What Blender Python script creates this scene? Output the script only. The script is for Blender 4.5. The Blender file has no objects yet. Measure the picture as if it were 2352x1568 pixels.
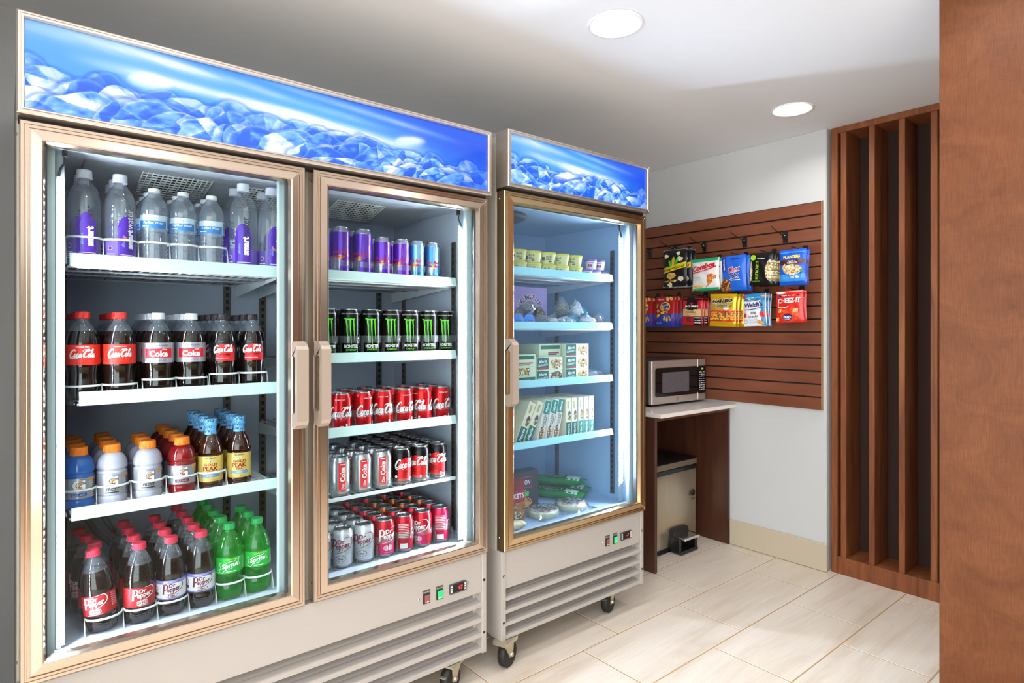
import bpy, bmesh, math, random
import numpy as np
from mathutils import Vector, Matrix

# ------------------------------------------------------------------ camera, world, exposure
sc = bpy.context.scene
COL = sc.collection
CAMH = 1.31
cam_d = bpy.data.cameras.new('camera'); cam = bpy.data.objects.new('camera', cam_d); COL.objects.link(cam)
cam.location = (0, 0, CAMH)
cam.rotation_euler = (math.pi/2, 0, -math.asin(0.6371))
cam_d.sensor_width = 36.0; cam_d.lens = 1400/2352*36; cam_d.shift_y = -27/2352
cam_d.clip_start = 0.02; cam_d.clip_end = 60
sc.camera = cam
world = bpy.data.worlds.new('world'); sc.world = world; world.use_nodes = True
bg = world.node_tree.nodes['Background']
bg.inputs[0].default_value = (0.96, 0.985, 1.0, 1); bg.inputs[1].default_value = 6.2
sc.view_settings.view_transform = 'Standard'; sc.view_settings.look = 'None'
sc.view_settings.exposure = 0.05; sc.view_settings.gamma = 1.0
sc.view_settings.use_curve_mapping = False
DOWNLIGHT = 108.0      # radiance of the recessed lamp lenses
LED = 40.0            # radiance of the cooler light strips
SIGN = 1.0            # backlit header signs
cy = sc.cycles
cy.max_bounces = 9; cy.diffuse_bounces = 5; cy.glossy_bounces = 3; cy.transmission_bounces = 4
cy.transparent_max_bounces = 14; cy.use_light_tree = False; cy.caustics_reflective = False; cy.caustics_refractive = False
cy.use_denoising = True; cy.use_adaptive_sampling = True; cy.adaptive_threshold = 0.08; cy.sample_clamp_indirect = 4.0

# ------------------------------------------------------------------ helpers
def lin(c):
    return tuple((x/12.92 if x <= 0.04045 else ((x+0.055)/1.055)**2.4) for x in c)
def hexc(h):
    h = h.lstrip('#'); return lin(tuple(int(h[i:i+2], 16)/255 for i in (0, 2, 4)))
_M = {}
def mat(name, h='#808080', rough=0.5, metal=0.0, emit=0.0, coat=0.0, alpha=1.0, trans=0.0, spec=0.5, ecol=None):
    if name in _M: return _M[name]
    m = bpy.data.materials.new(name); m.use_nodes = True
    p = m.node_tree.nodes['Principled BSDF']
    c = hexc(h) if isinstance(h, str) else h
    p.inputs['Base Color'].default_value = (*c, 1); p.inputs['Roughness'].default_value = rough
    p.inputs['Metallic'].default_value = metal; p.inputs['Coat Weight'].default_value = coat
    p.inputs['Coat Roughness'].default_value = 0.05
    p.inputs['Specular IOR Level'].default_value = spec
    if emit:
        p.inputs['Emission Color'].default_value = (*(hexc(ecol) if ecol else c), 1); p.inputs['Emission Strength'].default_value = emit
    if trans: p.inputs['Transmission Weight'].default_value = trans
    _M[name] = m; return m
def nodes(m): return m.node_tree.nodes, m.node_tree.links, m.node_tree.nodes['Principled BSDF']
def noise_col(m, cols, scale=(5, 5, 5), detail=4, rough=0.6, pos=None, dist=0.0, bump=0.0, fine=None):
    """colour from stretched noise in world space; cols = list of (position, hex)"""
    n, l, p = nodes(m)
    g = n.new('ShaderNodeNewGeometry'); mp = n.new('ShaderNodeMapping'); mp.inputs['Scale'].default_value = scale
    l.new(g.outputs['Position'], mp.inputs['Vector'])
    t = n.new('ShaderNodeTexNoise'); t.inputs['Scale'].default_value = 1.0; t.inputs['Detail'].default_value = detail
    t.inputs['Roughness'].default_value = rough; t.inputs['Distortion'].default_value = dist
    l.new(mp.outputs[0], t.inputs['Vector'])
    r = n.new('ShaderNodeValToRGB'); e = r.color_ramp.elements
    while len(e) < len(cols): e.new(0.5)
    for k, (q, h) in enumerate(cols): e[k].position = q; e[k].color = (*hexc(h), 1)
    l.new(t.outputs['Fac'], r.inputs['Fac'])
    out = r.outputs['Color']
    if fine:
        mp2 = n.new('ShaderNodeMapping'); mp2.inputs['Scale'].default_value = fine[0]; l.new(g.outputs['Position'], mp2.inputs['Vector'])
        t2 = n.new('ShaderNodeTexNoise'); t2.inputs['Scale'].default_value = 1.0; t2.inputs['Detail'].default_value = 3
        l.new(mp2.outputs[0], t2.inputs['Vector'])
        r2 = n.new('ShaderNodeValToRGB'); r2.color_ramp.elements[0].position = 0.35; r2.color_ramp.elements[1].position = 0.65
        r2.color_ramp.elements[0].color = (*[1-fine[1]]*3, 1); r2.color_ramp.elements[1].color = (1, 1, 1, 1)
        l.new(t2.outputs['Fac'], r2.inputs['Fac'])
        mx = n.new('ShaderNodeMix'); mx.data_type = 'RGBA'; mx.blend_type = 'MULTIPLY'; mx.inputs[0].default_value = 1.0
        l.new(out, mx.inputs[6]); l.new(r2.outputs['Color'], mx.inputs[7]); out = mx.outputs[2]
    l.new(out, p.inputs['Base Color'])
    if bump:
        b = n.new('ShaderNodeBump'); b.inputs['Strength'].default_value = bump; b.inputs['Distance'].default_value = 0.002
        l.new(t.outputs['Fac'], b.inputs['Height']); l.new(b.outputs[0], p.inputs['Normal'])
    return m
def clear_mat(name, tint='#ffffff', body=None, bodyw=0.0, rough=0.03, ior=1.45, translucent=0.0, gain=1.0):
    """thin clear plastic or glass: tinted transparency under a Fresnel gloss, optionally with a milky or coloured body"""
    if name in _M: return _M[name]
    m = bpy.data.materials.new(name); m.use_nodes = True; n = m.node_tree.nodes; l = m.node_tree.links
    n.remove(n['Principled BSDF']); out = n['Material Output']
    tr = n.new('ShaderNodeBsdfTransparent'); tr.inputs[0].default_value = (*hexc(tint), 1)
    base = tr.outputs[0]
    if bodyw:
        d = n.new('ShaderNodeBsdfDiffuse'); d.inputs[0].default_value = (*hexc(body), 1); bs = d.outputs[0]
        if translucent:
            tl = n.new('ShaderNodeBsdfTranslucent'); tl.inputs[0].default_value = (*hexc(body), 1)
            mx = n.new('ShaderNodeMixShader'); mx.inputs[0].default_value = translucent
            l.new(bs, mx.inputs[1]); l.new(tl.outputs[0], mx.inputs[2]); bs = mx.outputs[0]
        mx = n.new('ShaderNodeMixShader'); mx.inputs[0].default_value = bodyw
        l.new(base, mx.inputs[1]); l.new(bs, mx.inputs[2]); base = mx.outputs[0]
    gl = n.new('ShaderNodeBsdfGlossy'); gl.inputs['Roughness'].default_value = rough
    lw = n.new('ShaderNodeLayerWeight'); lw.inputs['Blend'].default_value = 0.5
    f0 = ((ior-1)/(ior+1))**2
    pw = n.new('ShaderNodeMath'); pw.operation = 'POWER'; pw.inputs[1].default_value = 4.0; l.new(lw.outputs['Facing'], pw.inputs[0])
    mu = n.new('ShaderNodeMath'); mu.operation = 'MULTIPLY_ADD'; mu.inputs[1].default_value = (1-f0)*0.9*gain; mu.inputs[2].default_value = f0*gain; mu.use_clamp = True
    l.new(pw.outputs[0], mu.inputs[0]); fo = mu.outputs[0]
    mx = n.new('ShaderNodeMixShader'); l.new(fo, mx.inputs[0]); l.new(base, mx.inputs[1]); l.new(gl.outputs[0], mx.inputs[2])
    l.new(mx.outputs[0], out.inputs['Surface'])
    _M[name] = m; return m

ORG = {}
def empty(name, loc, rz=0.0):
    o = bpy.data.objects.new(name, None); o.empty_display_size = 0.05; o.location = loc; o.rotation_euler[2] = rz
    COL.objects.link(o); ORG[o.name] = Vector(loc); return o
def tag(o, label, cat, group=None, kind=None):
    o['label'] = label
    if cat: o['category'] = cat
    if group: o['group'] = group
    if kind: o['kind'] = kind
    return o

class MB:
    """collects geometry for one mesh object"""
    def __init__(s): s.v = []; s.f = []; s.m = []; s.s = []
    def add(s, v, f, mi=0, smooth=False):
        b = len(s.v); s.v += [tuple(p) for p in v]
        for q in f: s.f.append(tuple(i+b for i in q)); s.m.append(mi); s.s.append(smooth)
        return s
    def box(s, x0, x1, y0, y1, z0, z1, mi=0, b=0.0):
        if b <= 0:
            v = [(x, y, z) for x in (x0, x1) for y in (y0, y1) for z in (z0, z1)]
            return s.add(v, [(0, 1, 3, 2), (4, 6, 7, 5), (0, 4, 5, 1), (2, 3, 7, 6), (0, 2, 6, 4), (1, 5, 7, 3)], mi)
        b = min(b, (x1-x0)*.49, (y1-y0)*.49, (z1-z0)*.49)
        X, Y, Z = (x0, x1), (y0, y1), (z0, z1); v = []; idx = {}
        for i in (0, 1):
            for j in (0, 1):
                for k in (0, 1):
                    sx, sy, sz = (1, -1)[i], (1, -1)[j], (1, -1)[k]
                    for ax, p in enumerate(((X[i], Y[j]+sy*b, Z[k]+sz*b), (X[i]+sx*b, Y[j], Z[k]+sz*b), (X[i]+sx*b, Y[j]+sy*b, Z[k]))):
                        idx[i, j, k, ax] = len(v); v.append(p)
        f = []
        for i in (0, 1):
            f.append([idx[i, a, c, 0] for a, c in ((0, 0), (0, 1), (1, 1), (1, 0))])
            f.append([idx[a, i, c, 1] for a, c in ((0, 0), (0, 1), (1, 1), (1, 0))])
            f.append([idx[a, c, i, 2] for a, c in ((0, 0), (0, 1), (1, 1), (1, 0))])
        for a in (0, 1):
            for c in (0, 1):
                f.append([idx[a, c, 0, 0], idx[a, c, 1, 0], idx[a, c, 1, 1], idx[a, c, 0, 1]])
                f.append([idx[a, 0, c, 0], idx[a, 1, c, 0], idx[a, 1, c, 2], idx[a, 0, c, 2]])
                f.append([idx[0, a, c, 1], idx[1, a, c, 1], idx[1, a, c, 2], idx[0, a, c, 2]])
                for k in (0, 1): f.append([idx[a, c, k, 0], idx[a, c, k, 1], idx[a, c, k, 2]])
        return s.add(v, f, mi)
    def lathe(s, prof, n=24, mi=0, c=(0, 0, 0), mod=None, mis=None, smooth=True, cap0=False, cap1=False, axis='z'):
        v = []; f = []; ms = []
        for (r, z) in prof:
            for i in range(n):
                a = 2*math.pi*i/n; rr = r if mod is None else mod(r, z, a)
                x, y = rr*math.sin(a), -rr*math.cos(a)
                if axis == 'z': v.append((c[0]+x, c[1]+y, c[2]+z))
                elif axis == 'y': v.append((c[0]+x, c[1]+z, c[2]+y))
                else: v.append((c[0]+z, c[1]+x, c[2]+y))
        b = len(s.v); s.v += v
        for k in range(len(prof)-1):
            for i in range(n):
                j = (i+1) % n
                s.f.append((b+k*n+i, b+k*n+j, b+(k+1)*n+j, b+(k+1)*n+i)); s.m.append(mis[k] if mis else mi); s.s.append(smooth)
        if cap0: s.f.append(tuple(b+i for i in range(n))[::-1]); s.m.append(mis[0] if mis else mi); s.s.append(False)
        if cap1: s.f.append(tuple(b+(len(prof)-1)*n+i for i in range(n))); s.m.append(mis[-1] if mis else mi); s.s.append(False)
        return s
    def tube(s, pts, r, n=8, mi=0, closed=False):
        P = [Vector(p) for p in pts]; N = len(P); v = []; f = []
        up = Vector((0, 0, 1))
        for i in range(N):
            d = (P[(i+1) % N]-P[i-1]) if closed else (P[min(i+1, N-1)]-P[max(i-1, 0)])
            d.normalize(); u = d.cross(up)
            if u.length < 1e-3: u = d.cross(Vector((1, 0, 0)))
            u.normalize(); w = u.cross(d)
            for k in range(n):
                a = 2*math.pi*k/n; v.append(P[i]+r*(math.cos(a)*u+math.sin(a)*w))
        for i in range(N if closed else N-1):
            for k in range(n):
                i2 = (i+1) % N; k2 = (k+1) % n
                f.append((i*n+k, i*n+k2, i2*n+k2, i2*n+k))
        if not closed: f += [tuple(range(n))[::-1], tuple((N-1)*n+k for k in range(n))]
        return s.add(v, f, mi, True)
    def prism(s, poly, d0, d1, axis='y', mi=0):
        """extrude a 2-D polygon along an axis: y -> (x,z) polygon, x -> (y,z) polygon, z -> (x,y) polygon"""
        n = len(poly)
        def P(a, b, d): return (a, d, b) if axis == 'y' else ((d, a, b) if axis == 'x' else (a, b, d))
        v = [P(a, b, d0) for a, b in poly]+[P(a, b, d1) for a, b in poly]
        f = [tuple(range(n)), tuple(range(2*n-1, n-1, -1))]+[(i, n+i, n+(i+1) % n, (i+1) % n) for i in range(n)]
        return s.add(v, f, mi)
    def frame(s, x0, x1, z0, z1, prof, mi=0, mis=None):
        """mitred picture frame in the xz plane: prof = [(inset, y)]"""
        v = []; f = []
        for d, y in prof: v += [(x0+d, y, z0+d), (x1-d, y, z0+d), (x1-d, y, z1-d), (x0+d, y, z1-d)]
        for k in range(len(prof)-1):
            for i in range(4):
                j = (i+1) % 4; f.append((k*4+i, k*4+j, (k+1)*4+j, (k+1)*4+i))
        b = len(s.v); s.v += v
        for q, ff in enumerate(f): s.f.append(tuple(i+b for i in ff)); s.m.append(mis[q//4] if mis else mi); s.s.append(False)
        return s
    def mesh(s, name, mats, org=(0, 0, 0)):
        me = bpy.data.meshes.new(name); o = Vector(org)
        me.from_pydata([tuple(Vector(p)-o) for p in s.v], [], s.f)
        for m in mats: me.materials.append(m)
        me.polygons.foreach_set('material_index', s.m); me.polygons.foreach_set('use_smooth', s.s)
        me.update(); return me
    def build(s, name, mats, parent=None, recalc=False):
        if not isinstance(mats, (list, tuple)): mats = [mats]
        org = ORG.get(parent.name, Vector((0, 0, 0))) if parent else Vector((0, 0, 0))
        me = s.mesh(name, mats, org)
        if recalc:
            bm = bmesh.new(); bm.from_mesh(me); bmesh.ops.recalc_face_normals(bm, faces=bm.faces); bm.to_mesh(me); bm.free()
        o = bpy.data.objects.new(name, me); COL.objects.link(o)
        if parent: o.parent = parent; ORG[o.name] = org
        return o

# ---- flat print: lettering and shapes laid on a surface
_T = {}
def text2d(body, bold=0.0, shear=0.0, space=1.0):
    key = (body, bold, shear, space)
    if key not in _T:
        cu = bpy.data.curves.new('print', 'FONT'); cu.body = body; cu.size = 1.0; cu.offset = bold; cu.shear = shear
        cu.align_x = 'CENTER'; cu.align_y = 'CENTER'; cu.resolution_u = 2; cu.space_character = space; cu.space_line = 0.85
        ob = bpy.data.objects.new('print', cu); me = bpy.data.meshes.new_from_object(ob)
        v = np.array([(p.co.x, p.co.y) for p in me.vertices]) if len(me.vertices) else np.zeros((0, 2))
        f = [tuple(q.vertices) for q in me.polygons]
        bpy.data.objects.remove(ob); bpy.data.curves.remove(cu); bpy.data.meshes.remove(me)
        if len(v):
            v = v-(v.max(0)+v.min(0))/2
        _T[key] = (v, f)
    return _T[key]
def smooth_line(pts, k=6, closed=False):
    P = np.array(pts, float); N = len(P); out = []
    rng = range(N if closed else N-1)
    for i in rng:
        p0 = P[i-1] if (closed or i > 0) else P[i]; p1 = P[i]; p2 = P[(i+1) % N]
        p3 = P[(i+2) % N] if (closed or i+2 < N) else P[i+1]
        for q in range(k):
            t = q/k
            out.append(0.5*((2*p1)+(-p0+p2)*t+(2*p0-5*p1+4*p2-p3)*t*t+(-p0+3*p1-3*p2+p3)*t**3))
    if not closed: out.append(P[-1])
    return np.array(out)
class Print:
    def __init__(s, mb, f): s.mb = mb; s.f = f; s.layer = 0
    def _add(s, V, F, mi, layer):
        s.mb.add([s.f(x, y, layer) for x, y in V], F, mi, False)
    def rect(s, x0, x1, y0, y1, mi, layer=0, nx=8, ny=1):
        V = [(x0+(x1-x0)*i/nx, y0+(y1-y0)*j/ny) for j in range(ny+1) for i in range(nx+1)]
        F = [(j*(nx+1)+i, j*(nx+1)+i+1, (j+1)*(nx+1)+i+1, (j+1)*(nx+1)+i) for j in range(ny) for i in range(nx)]
        s._add(V, F, mi, layer)
    def ell(s, cx, cy, rx, ry, mi, layer=1, n=20, rings=2, rot=0.0, jag=0.0, seed=0):
        V = [(cx, cy)]; F = []; R = random.Random(seed); ca, sa = math.cos(rot), math.sin(rot)
        jj = [1+jag*R.uniform(-1, 1) for _ in range(n)]
        for k in range(1, rings+1):
            for i in range(n):
                a = 2*math.pi*i/n; x, y = rx*math.cos(a)*k/rings*jj[i], ry*math.sin(a)*k/rings*jj[i]
                V.append((cx+x*ca-y*sa, cy+x*sa+y*ca))
        for i in range(n):
            F.append((0, 1+i, 1+(i+1) % n))
            for k in range(rings-1): F.append((1+k*n+i, 1+(k+1)*n+i, 1+(k+1)*n+(i+1) % n, 1+k*n+(i+1) % n))
        s._add(V, F, mi, layer)
    def poly(s, pts, mi, layer=1):
        cx = sum(p[0] for p in pts)/len(pts); cy = sum(p[1] for p in pts)/len(pts); n = len(pts)
        s._add([(cx, cy)]+list(pts), [(0, 1+i, 1+(i+1) % n) for i in range(n)], mi, layer)
    def line(s, pts, w, mi, layer=2, k=6, closed=False, taper=False):
        P = smooth_line(pts, k, closed) if k > 1 else np.array(pts, float)
        N = len(P); V = []; F = []
        for i in range(N):
            d = (P[(i+1) % N]-P[i-1]) if closed else P[min(i+1, N-1)]-P[max(i-1, 0)]
            L = math.hypot(*d) or 1; nx, ny = -d[1]/L, d[0]/L
            t = i/(N-1); ww = w[0]+(w[1]-w[0])*t if isinstance(w, tuple) else w
            if taper: ww *= 0.25+0.75*math.sin(math.pi*t)
            V += [(P[i][0]+nx*ww/2, P[i][1]+ny*ww/2), (P[i][0]-nx*ww/2, P[i][1]-ny*ww/2)]
        for i in range(N if closed else N-1):
            j = (i+1) % N; F.append((2*i, 2*j, 2*j+1, 2*i+1))
        s._add(V, F, mi, layer)
    def text(s, body, cx, cy, w=None, h=None, mi=1, layer=3, bold=0.0, shear=0.0, rot=0.0, space=1.0, arc=0.0):
        V, F = text2d(body, bold, shear, space)
        if not len(V): return
        ext = V.max(0)-V.min(0)
        sx = w/ext[0] if w else h/ext[1]; sy = h/ext[1] if h else sx
        ca, sa = math.cos(rot), math.sin(rot); out = []
        for x, y in V:
            x, y = x*sx, y*sy
            if arc: y -= arc*(x/(w/2))**2
            out.append((cx+x*ca-y*sa, cy+x*sa+y*ca))
        s._add(out, F, mi, layer)
    def script(s, strokes, cx, cy, w, h, mi, layer=3, wd=0.09, shear=0.28, rot=0.0):
        A = np.array([p for st in strokes for p in st[0]], float); A[:, 0] += shear*A[:, 1]
        lo, hi = A.min(0), A.max(0); kx, ky = w/(hi-lo)[0], h/(hi-lo)[1]; ca, sa = math.cos(rot), math.sin(rot)
        for pts, ww in strokes:
            q = []
            for x, y in pts:
                x = (x+shear*y-(lo+hi)[0]/2)*kx; y = (y-(lo+hi)[1]/2)*ky
                q.append((cx+x*ca-y*sa, cy+x*sa+y*ca))
            s.line(q, wd*ww*ky, mi, layer, k=5, taper=True)
def ov(cx, cy, rx, ry, a0=0, a1=360, n=9):
    return [(cx+rx*math.cos(math.radians(a0+(a1-a0)*i/n)), cy+ry*math.sin(math.radians(a0+(a1-a0)*i/n))) for i in range(n+1)]
COLA = [  # hand-lettered script, one ribbon per stroke
    ([(.50,.80),(.44,1.0),(.24,.98),(.06,.66),(.02,.28),(.14,.02),(.34,.04),(.52,.24)], 1.7),
    ([(.34,.05),(.10,-.06),(.30,-.20),(.62,-.08),(.95,-.14),(1.15,-.24)], 1.1),
    (ov(.66,.24,.10,.24,60,430), 1.4),
    ([(1.02,.42),(.94,.50),(.84,.32),(.86,.06),(.98,.02),(1.08,.16)], 1.4),
    (ov(1.22,.24,.10,.24,60,430), 1.4), ([(1.33,.50),(1.31,.12),(1.36,.0),(1.46,.14)], 1.4),
    ([(1.48,.36),(1.64,.42)], 1.6),
    ([(2.02,.74),(2.12,.92),(1.98,1.06),(1.80,.92),(1.66,.60),(1.62,.26),(1.74,.02),(1.92,.04),(2.08,.24)], 1.7),
    ([(1.36,.80),(1.52,1.02),(1.75,1.0),(2.0,.86),(2.3,.92),(2.44,1.06)], 0.9),
    (ov(2.22,.24,.10,.24,60,430), 1.4),
    ([(2.36,.16),(2.52,.62),(2.54,.98),(2.46,1.04),(2.42,.6),(2.43,.12),(2.50,.0),(2.60,.14)], 1.3),
    (ov(2.74,.24,.10,.24,60,430), 1.4), ([(2.85,.50),(2.83,.12),(2.88,.0),(3.0,.18)], 1.4)]
COCA, COLA2 = COLA[:6], COLA[7:]
def ordn(i): return ('first', 'second', 'third', 'fourth', 'fifth', 'sixth', 'seventh', 'eighth', 'ninth', 'tenth', 'eleventh', 'twelfth')[i]
# ------------------------------------------------------------------ materials of the room
def Z(h): return CAMH+h
m_ceil = noise_col(mat('ceiling paint', '#eceef2', 0.9), [(0.3, '#eaecf0'), (0.7, '#eef0f4')], (1, 1, 1))
m_wall = mat('orange peel wall paint', '#c6c8c8', 0.75)
def peel(m, sc_=190, st=0.35):
    n, l, p = nodes(m); g = n.new('ShaderNodeNewGeometry'); t = n.new('ShaderNodeTexNoise'); t.inputs['Scale'].default_value = sc_; t.inputs['Detail'].default_value = 1
    l.new(g.outputs['Position'], t.inputs['Vector']); b = n.new('ShaderNodeBump'); b.inputs['Strength'].default_value = st; b.inputs['Distance'].default_value = 0.003
    l.new(t.outputs['Fac'], b.inputs['Height']); l.new(b.outputs[0], p.inputs['Normal'])
peel(m_wall)
m_base = mat('baseboard vinyl', '#bfb39c', 0.45)
m_grout = mat('tan grout', '#b08f62', 0.9)
m_tile = noise_col(mat('stone look tile', '#e4d9cb', 0.32), [(0.25, '#d0bfaa'), (0.5, '#e2d6c7'), (0.75, '#eae0d4')], (1.1, 9.0, 1), 6, 0.62, dist=0.9, fine=((5, 130, 1), 0.07))
m_cherry = noise_col(mat('mottled cherry veneer', '#8a4a2c', 0.5, spec=0.2), [(0.3, '#5a3017'), (0.5, '#663a1e'), (0.72, '#724324')], (7, 7, 9.0), 7, 0.7, dist=0.8, fine=((300, 300, 22), 0.2))
m_walnut = noise_col(mat('red brown slat timber', '#6b3820', 0.42, spec=0.3), [(0.28, '#683820'), (0.55, '#8c5230'), (0.8, '#a46842')], (22, 22, 1.6), 4, 0.6, dist=0.8, fine=((300, 300, 6), 0.14))
m_slat = noise_col(mat('slatwall laminate', '#7a4630', 0.4, spec=0.3), [(0.3, '#6e3c28'), (0.7, '#83503a')], (3, 2.5, 14), 4, 0.6)
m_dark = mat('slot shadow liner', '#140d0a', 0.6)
m_mdf = mat('raw board edge', '#b9966e', 0.7)
m_black = mat('black plastic', '#101012', 0.4)
m_espresso = noise_col(mat('dark brown laminate', '#4a2a1c', 0.4), [(0.3, '#3e2216'), (0.7, '#533021')], (18, 18, 1.5), 4)
m_quartz = mat('white quartz', '#ebe7e2', 0.2)
m_chrome = mat('chrome', '#d8d8d8', 0.15, 1.0)

# ------------------------------------------------------------------ room shell
H = 2.40
LROWS = [(1.44, [-.97, .35, 1.668, 2.988]), (.50, [-.84, .48, 1.79, 3.06]), (-.55, [-.84, .48, 1.79, 3.06])]
def ceiling_mesh():
    mb = MB(); q4 = lambda x0, x1, y0, y1: mb.add([(x0, y0, H), (x0, y1, H), (x1, y1, H), (x1, y0, H)], [(0, 1, 2, 3)])
    yl = -2.6
    for y, xs in sorted(LROWS):
        q4(-2.2, 4.2, yl, y-.2); yl = y+.2; xl = -2.2
        for x in xs:
            q4(xl, x-.2, y-.2, y+.2); xl = x+.2; n = 32; v = []; f = []
            for k in range(n):
                a = 2*math.pi*k/n+math.pi/4; c, s_ = math.cos(a), math.sin(a); q = .2/max(abs(c), abs(s_))
                v += [(x+q*c, y+q*s_, H), (x+.088*c, y+.088*s_, H)]
            for k in range(n): k2 = (k+1) % n; f.append((2*k, 2*k+1, 2*k2+1, 2*k2))
            mb.add(v, f)
        q4(xl, 4.2, y-.2, y+.2)
    q4(-2.2, 4.2, yl, 2.75); mb.box(-2.2, 4.2, -2.6, 2.75, H+.16, H+.2)
    return mb
def struct(name, mb, m, label): return tag(mb.build(name, m), label, None, kind='structure')
struct('ceiling', ceiling_mesh(), m_ceil, 'flat white painted ceiling with round recessed lights')
struct('wall_rear', MB().box(-2.2, 3.6, 2.67, 2.75, 0, H), m_wall, 'white textured wall behind the drink coolers')
struct('wall_left', MB().box(-.36, -.28, 1.5, 2.67, 0, H), m_wall, 'narrow white wall beside the two-door cooler')
struct('wall_back', MB().box(3.414, 3.56, 1.459, 2.67, 0, H, b=.004), m_wall, 'white textured wall that carries the slatwall snack display')
struct('wall_right', MB().box(2.20, 2.235, -.55, .606, 0, H, b=.002), m_cherry, 'tall mottled cherry wood panel standing close to the camera')
struct('wall_far', MB().box(3.70, 3.78, -2.6, 1.459, 0, H), m_wall, 'plain wall behind the slatted wood screen')
struct('baseboard_back', MB().box(3.400, 3.414, 1.452, 2.028, 0.001, .151, b=.004), m_base, 'wide beige baseboard under the white wall')
wf = MB(); wf.box(-.6, 3.7, -2.6, -2.5, 0, 1.85, 0); wf.box(-.6, 3.7, -2.6, -2.5, 1.85, H, 1)
struct('wall_front', wf, [mat('taupe wainscot', '#4c423b', 0.6), m_ceil], 'white wall with tall taupe wainscot opposite the coolers')
fl = struct('floor', MB().box(-2.2, 4.2, -2.6, 2.75, -.04, -.0013), m_grout, 'cream stone-look floor tiles laid in a stepped bond')
TW, TL = .325, .653
tile_cache = {}
for k in range(-7, 4):
    y0 = 1.41+TW*k; y1 = min(y0+TW, 2.67); j0 = 1.81+.2177*k
    n0 = math.floor((-.95-j0)/TL)
    for n in range(n0, n0+9):
        x0 = j0+TL*n; x1 = min(x0+TL, 3.69)
        if x1-x0 < .03 or x0 > 3.6: continue
        key = (round(x1-x0, 4), round(y1-y0, 4))
        if key not in tile_cache:
            tile_cache[key] = MB().box(.0027, key[0]-.0027, .0027, key[1]-.0027, -.012, 0, b=.001).mesh('tile', [m_tile])
        o = bpy.data.objects.new('tile', tile_cache[key]); o.location = (x0, y0, 0); COL.objects.link(o); o.parent = fl

# ------------------------------------------------------------------ recessed lights
m_trim = mat('white lamp trim', '#f2f2f2', 0.35)
m_lens = mat('glowing lamp lens', '#ffffff', 0.5, emit=DOWNLIGHT, ecol='#fffdfa')
first_l = None
def downlight(x, y, label):
    global first_l
    e = empty('recessed_light', (x, y, H))
    if first_l is None:
        a = MB(); a.lathe([(.100, -.001), (.098, -.006), (.092, -.007), (.084, -.002), (.080, .012), (.076, .05), (.078, .06), (.102, .0)], 40)
        b = MB(); b.lathe([(.0001, .043), (.04, .044), (.0765, .046)], 40)
        first_l = (a.mesh('trim_ring', [m_trim]), b.mesh('lens', [m_lens]))
    for nm, me in zip(('trim_ring', 'lens'), first_l):
        o = bpy.data.objects.new(nm, me); COL.objects.link(o); o.parent = e
    tag(e, label, 'ceiling light', 'recessed ceiling lights')
Y0, R0 = LROWS[0]
downlight(R0[2], Y0, 'large glowing recessed ceiling light above the freezer header sign')
downlight(R0[3], Y0, 'glowing recessed ceiling light next to the slatwall and wood screen')
downlight(R0[1], Y0, 'recessed ceiling light over the two-door cooler')
downlight(R0[0], Y0, 'recessed ceiling light beyond the two-door cooler side')
for j, (y, xs) in enumerate(LROWS[1:]):
    for i, x in enumerate(xs): downlight(x, y, 'recessed ceiling light, %s in the %s row out from the coolers' % (ordn(i), ordn(j+1)))

# ------------------------------------------------------------------ slatwall panel
sw = empty('slatwall_panel', (3.405, 2.07, .873)); tag(sw, 'brown laminate slatwall panel with black slots hung on the white wall', 'slatwall')
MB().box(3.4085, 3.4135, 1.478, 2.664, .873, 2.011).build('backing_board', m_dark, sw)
MB().box(3.3965, 3.4135, 1.4745, 1.4785, .873, 2.011).build('end_edge', m_mdf, sw)
sp = 1.138/16
def slat_profile():
    mb = MB(); mb.box(3.3945, 3.4088, 1.479, 2.664, 0, .0635, b=.0015); return mb
slm = slat_profile().mesh('slat', [m_slat], (3.405, 2.07, 0))
for i in range(16):
    o = bpy.data.objects.new('slat', slm); COL.objects.link(o); o.parent = sw; o.location = (0, 0, sp*i+.0015)

# ------------------------------------------------------------------ slatted wood screen
ss = empty('slatted_screen', (3.52, .9, 0)); tag(ss, 'floor to ceiling red-brown wood screen with upright fins in a frame', 'room divider')
X0, X1 = 3.44, 3.63
MB().box(X0, X1, 1.412, 1.445, 0, H-.002, b=.002).build('frame_post', m_walnut, ss)
MB().box(X0, X1, .28, .31, 0, H-.002, b=.002).build('frame_post', m_walnut, ss)
MB().box(X0, X1, .31, 1.412, 0, .092, b=.002).build('bottom_rail', m_walnut, ss)
MB().box(X0, X1, .31, 1.412, H-.034, H-.002, b=.002).build('top_rail', m_walnut, ss)
MB().box(X1, X1+.02, .28, 1.445, 0, H-.002).build('back_panel', mat('shade-darkened backing board', '#2f1b11', 0.9), ss)  # timber colour darkened here to paint in the shade behind the fins
for i in range(8):
    y = 1.398-.1378*i
    MB().box(X0+.004, X1-.01, y-.029, y, .092, H-.034, b=.0015).build('fin', m_walnut, ss)

# ------------------------------------------------------------------ counter
ct = empty('counter', (3.05, 2.3, 0)); tag(ct, 'narrow dark wood counter with white quartz top beside the freezer', 'counter')
MB().box(2.668, 3.412, 1.985, 2.668, .838, .860, b=.002).build('countertop', m_quartz, ct)
MB().box(2.672, 2.692, 2.03, 2.665, 0.001, .838, b=.001).build('side_panel', m_espresso, ct)
MB().box(3.39, 3.411, 2.03, 2.665, 0.001, .838, b=.001).build('side_panel', m_espresso, ct)
MB().box(2.692, 3.39, 2.03, 2.05, .815, .838, b=.001).build('apron', m_cherry, ct)
MB().box(2.692, 3.39, 2.64, 2.66, 0.001, .815).build('back_panel', m_espresso, ct)

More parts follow.
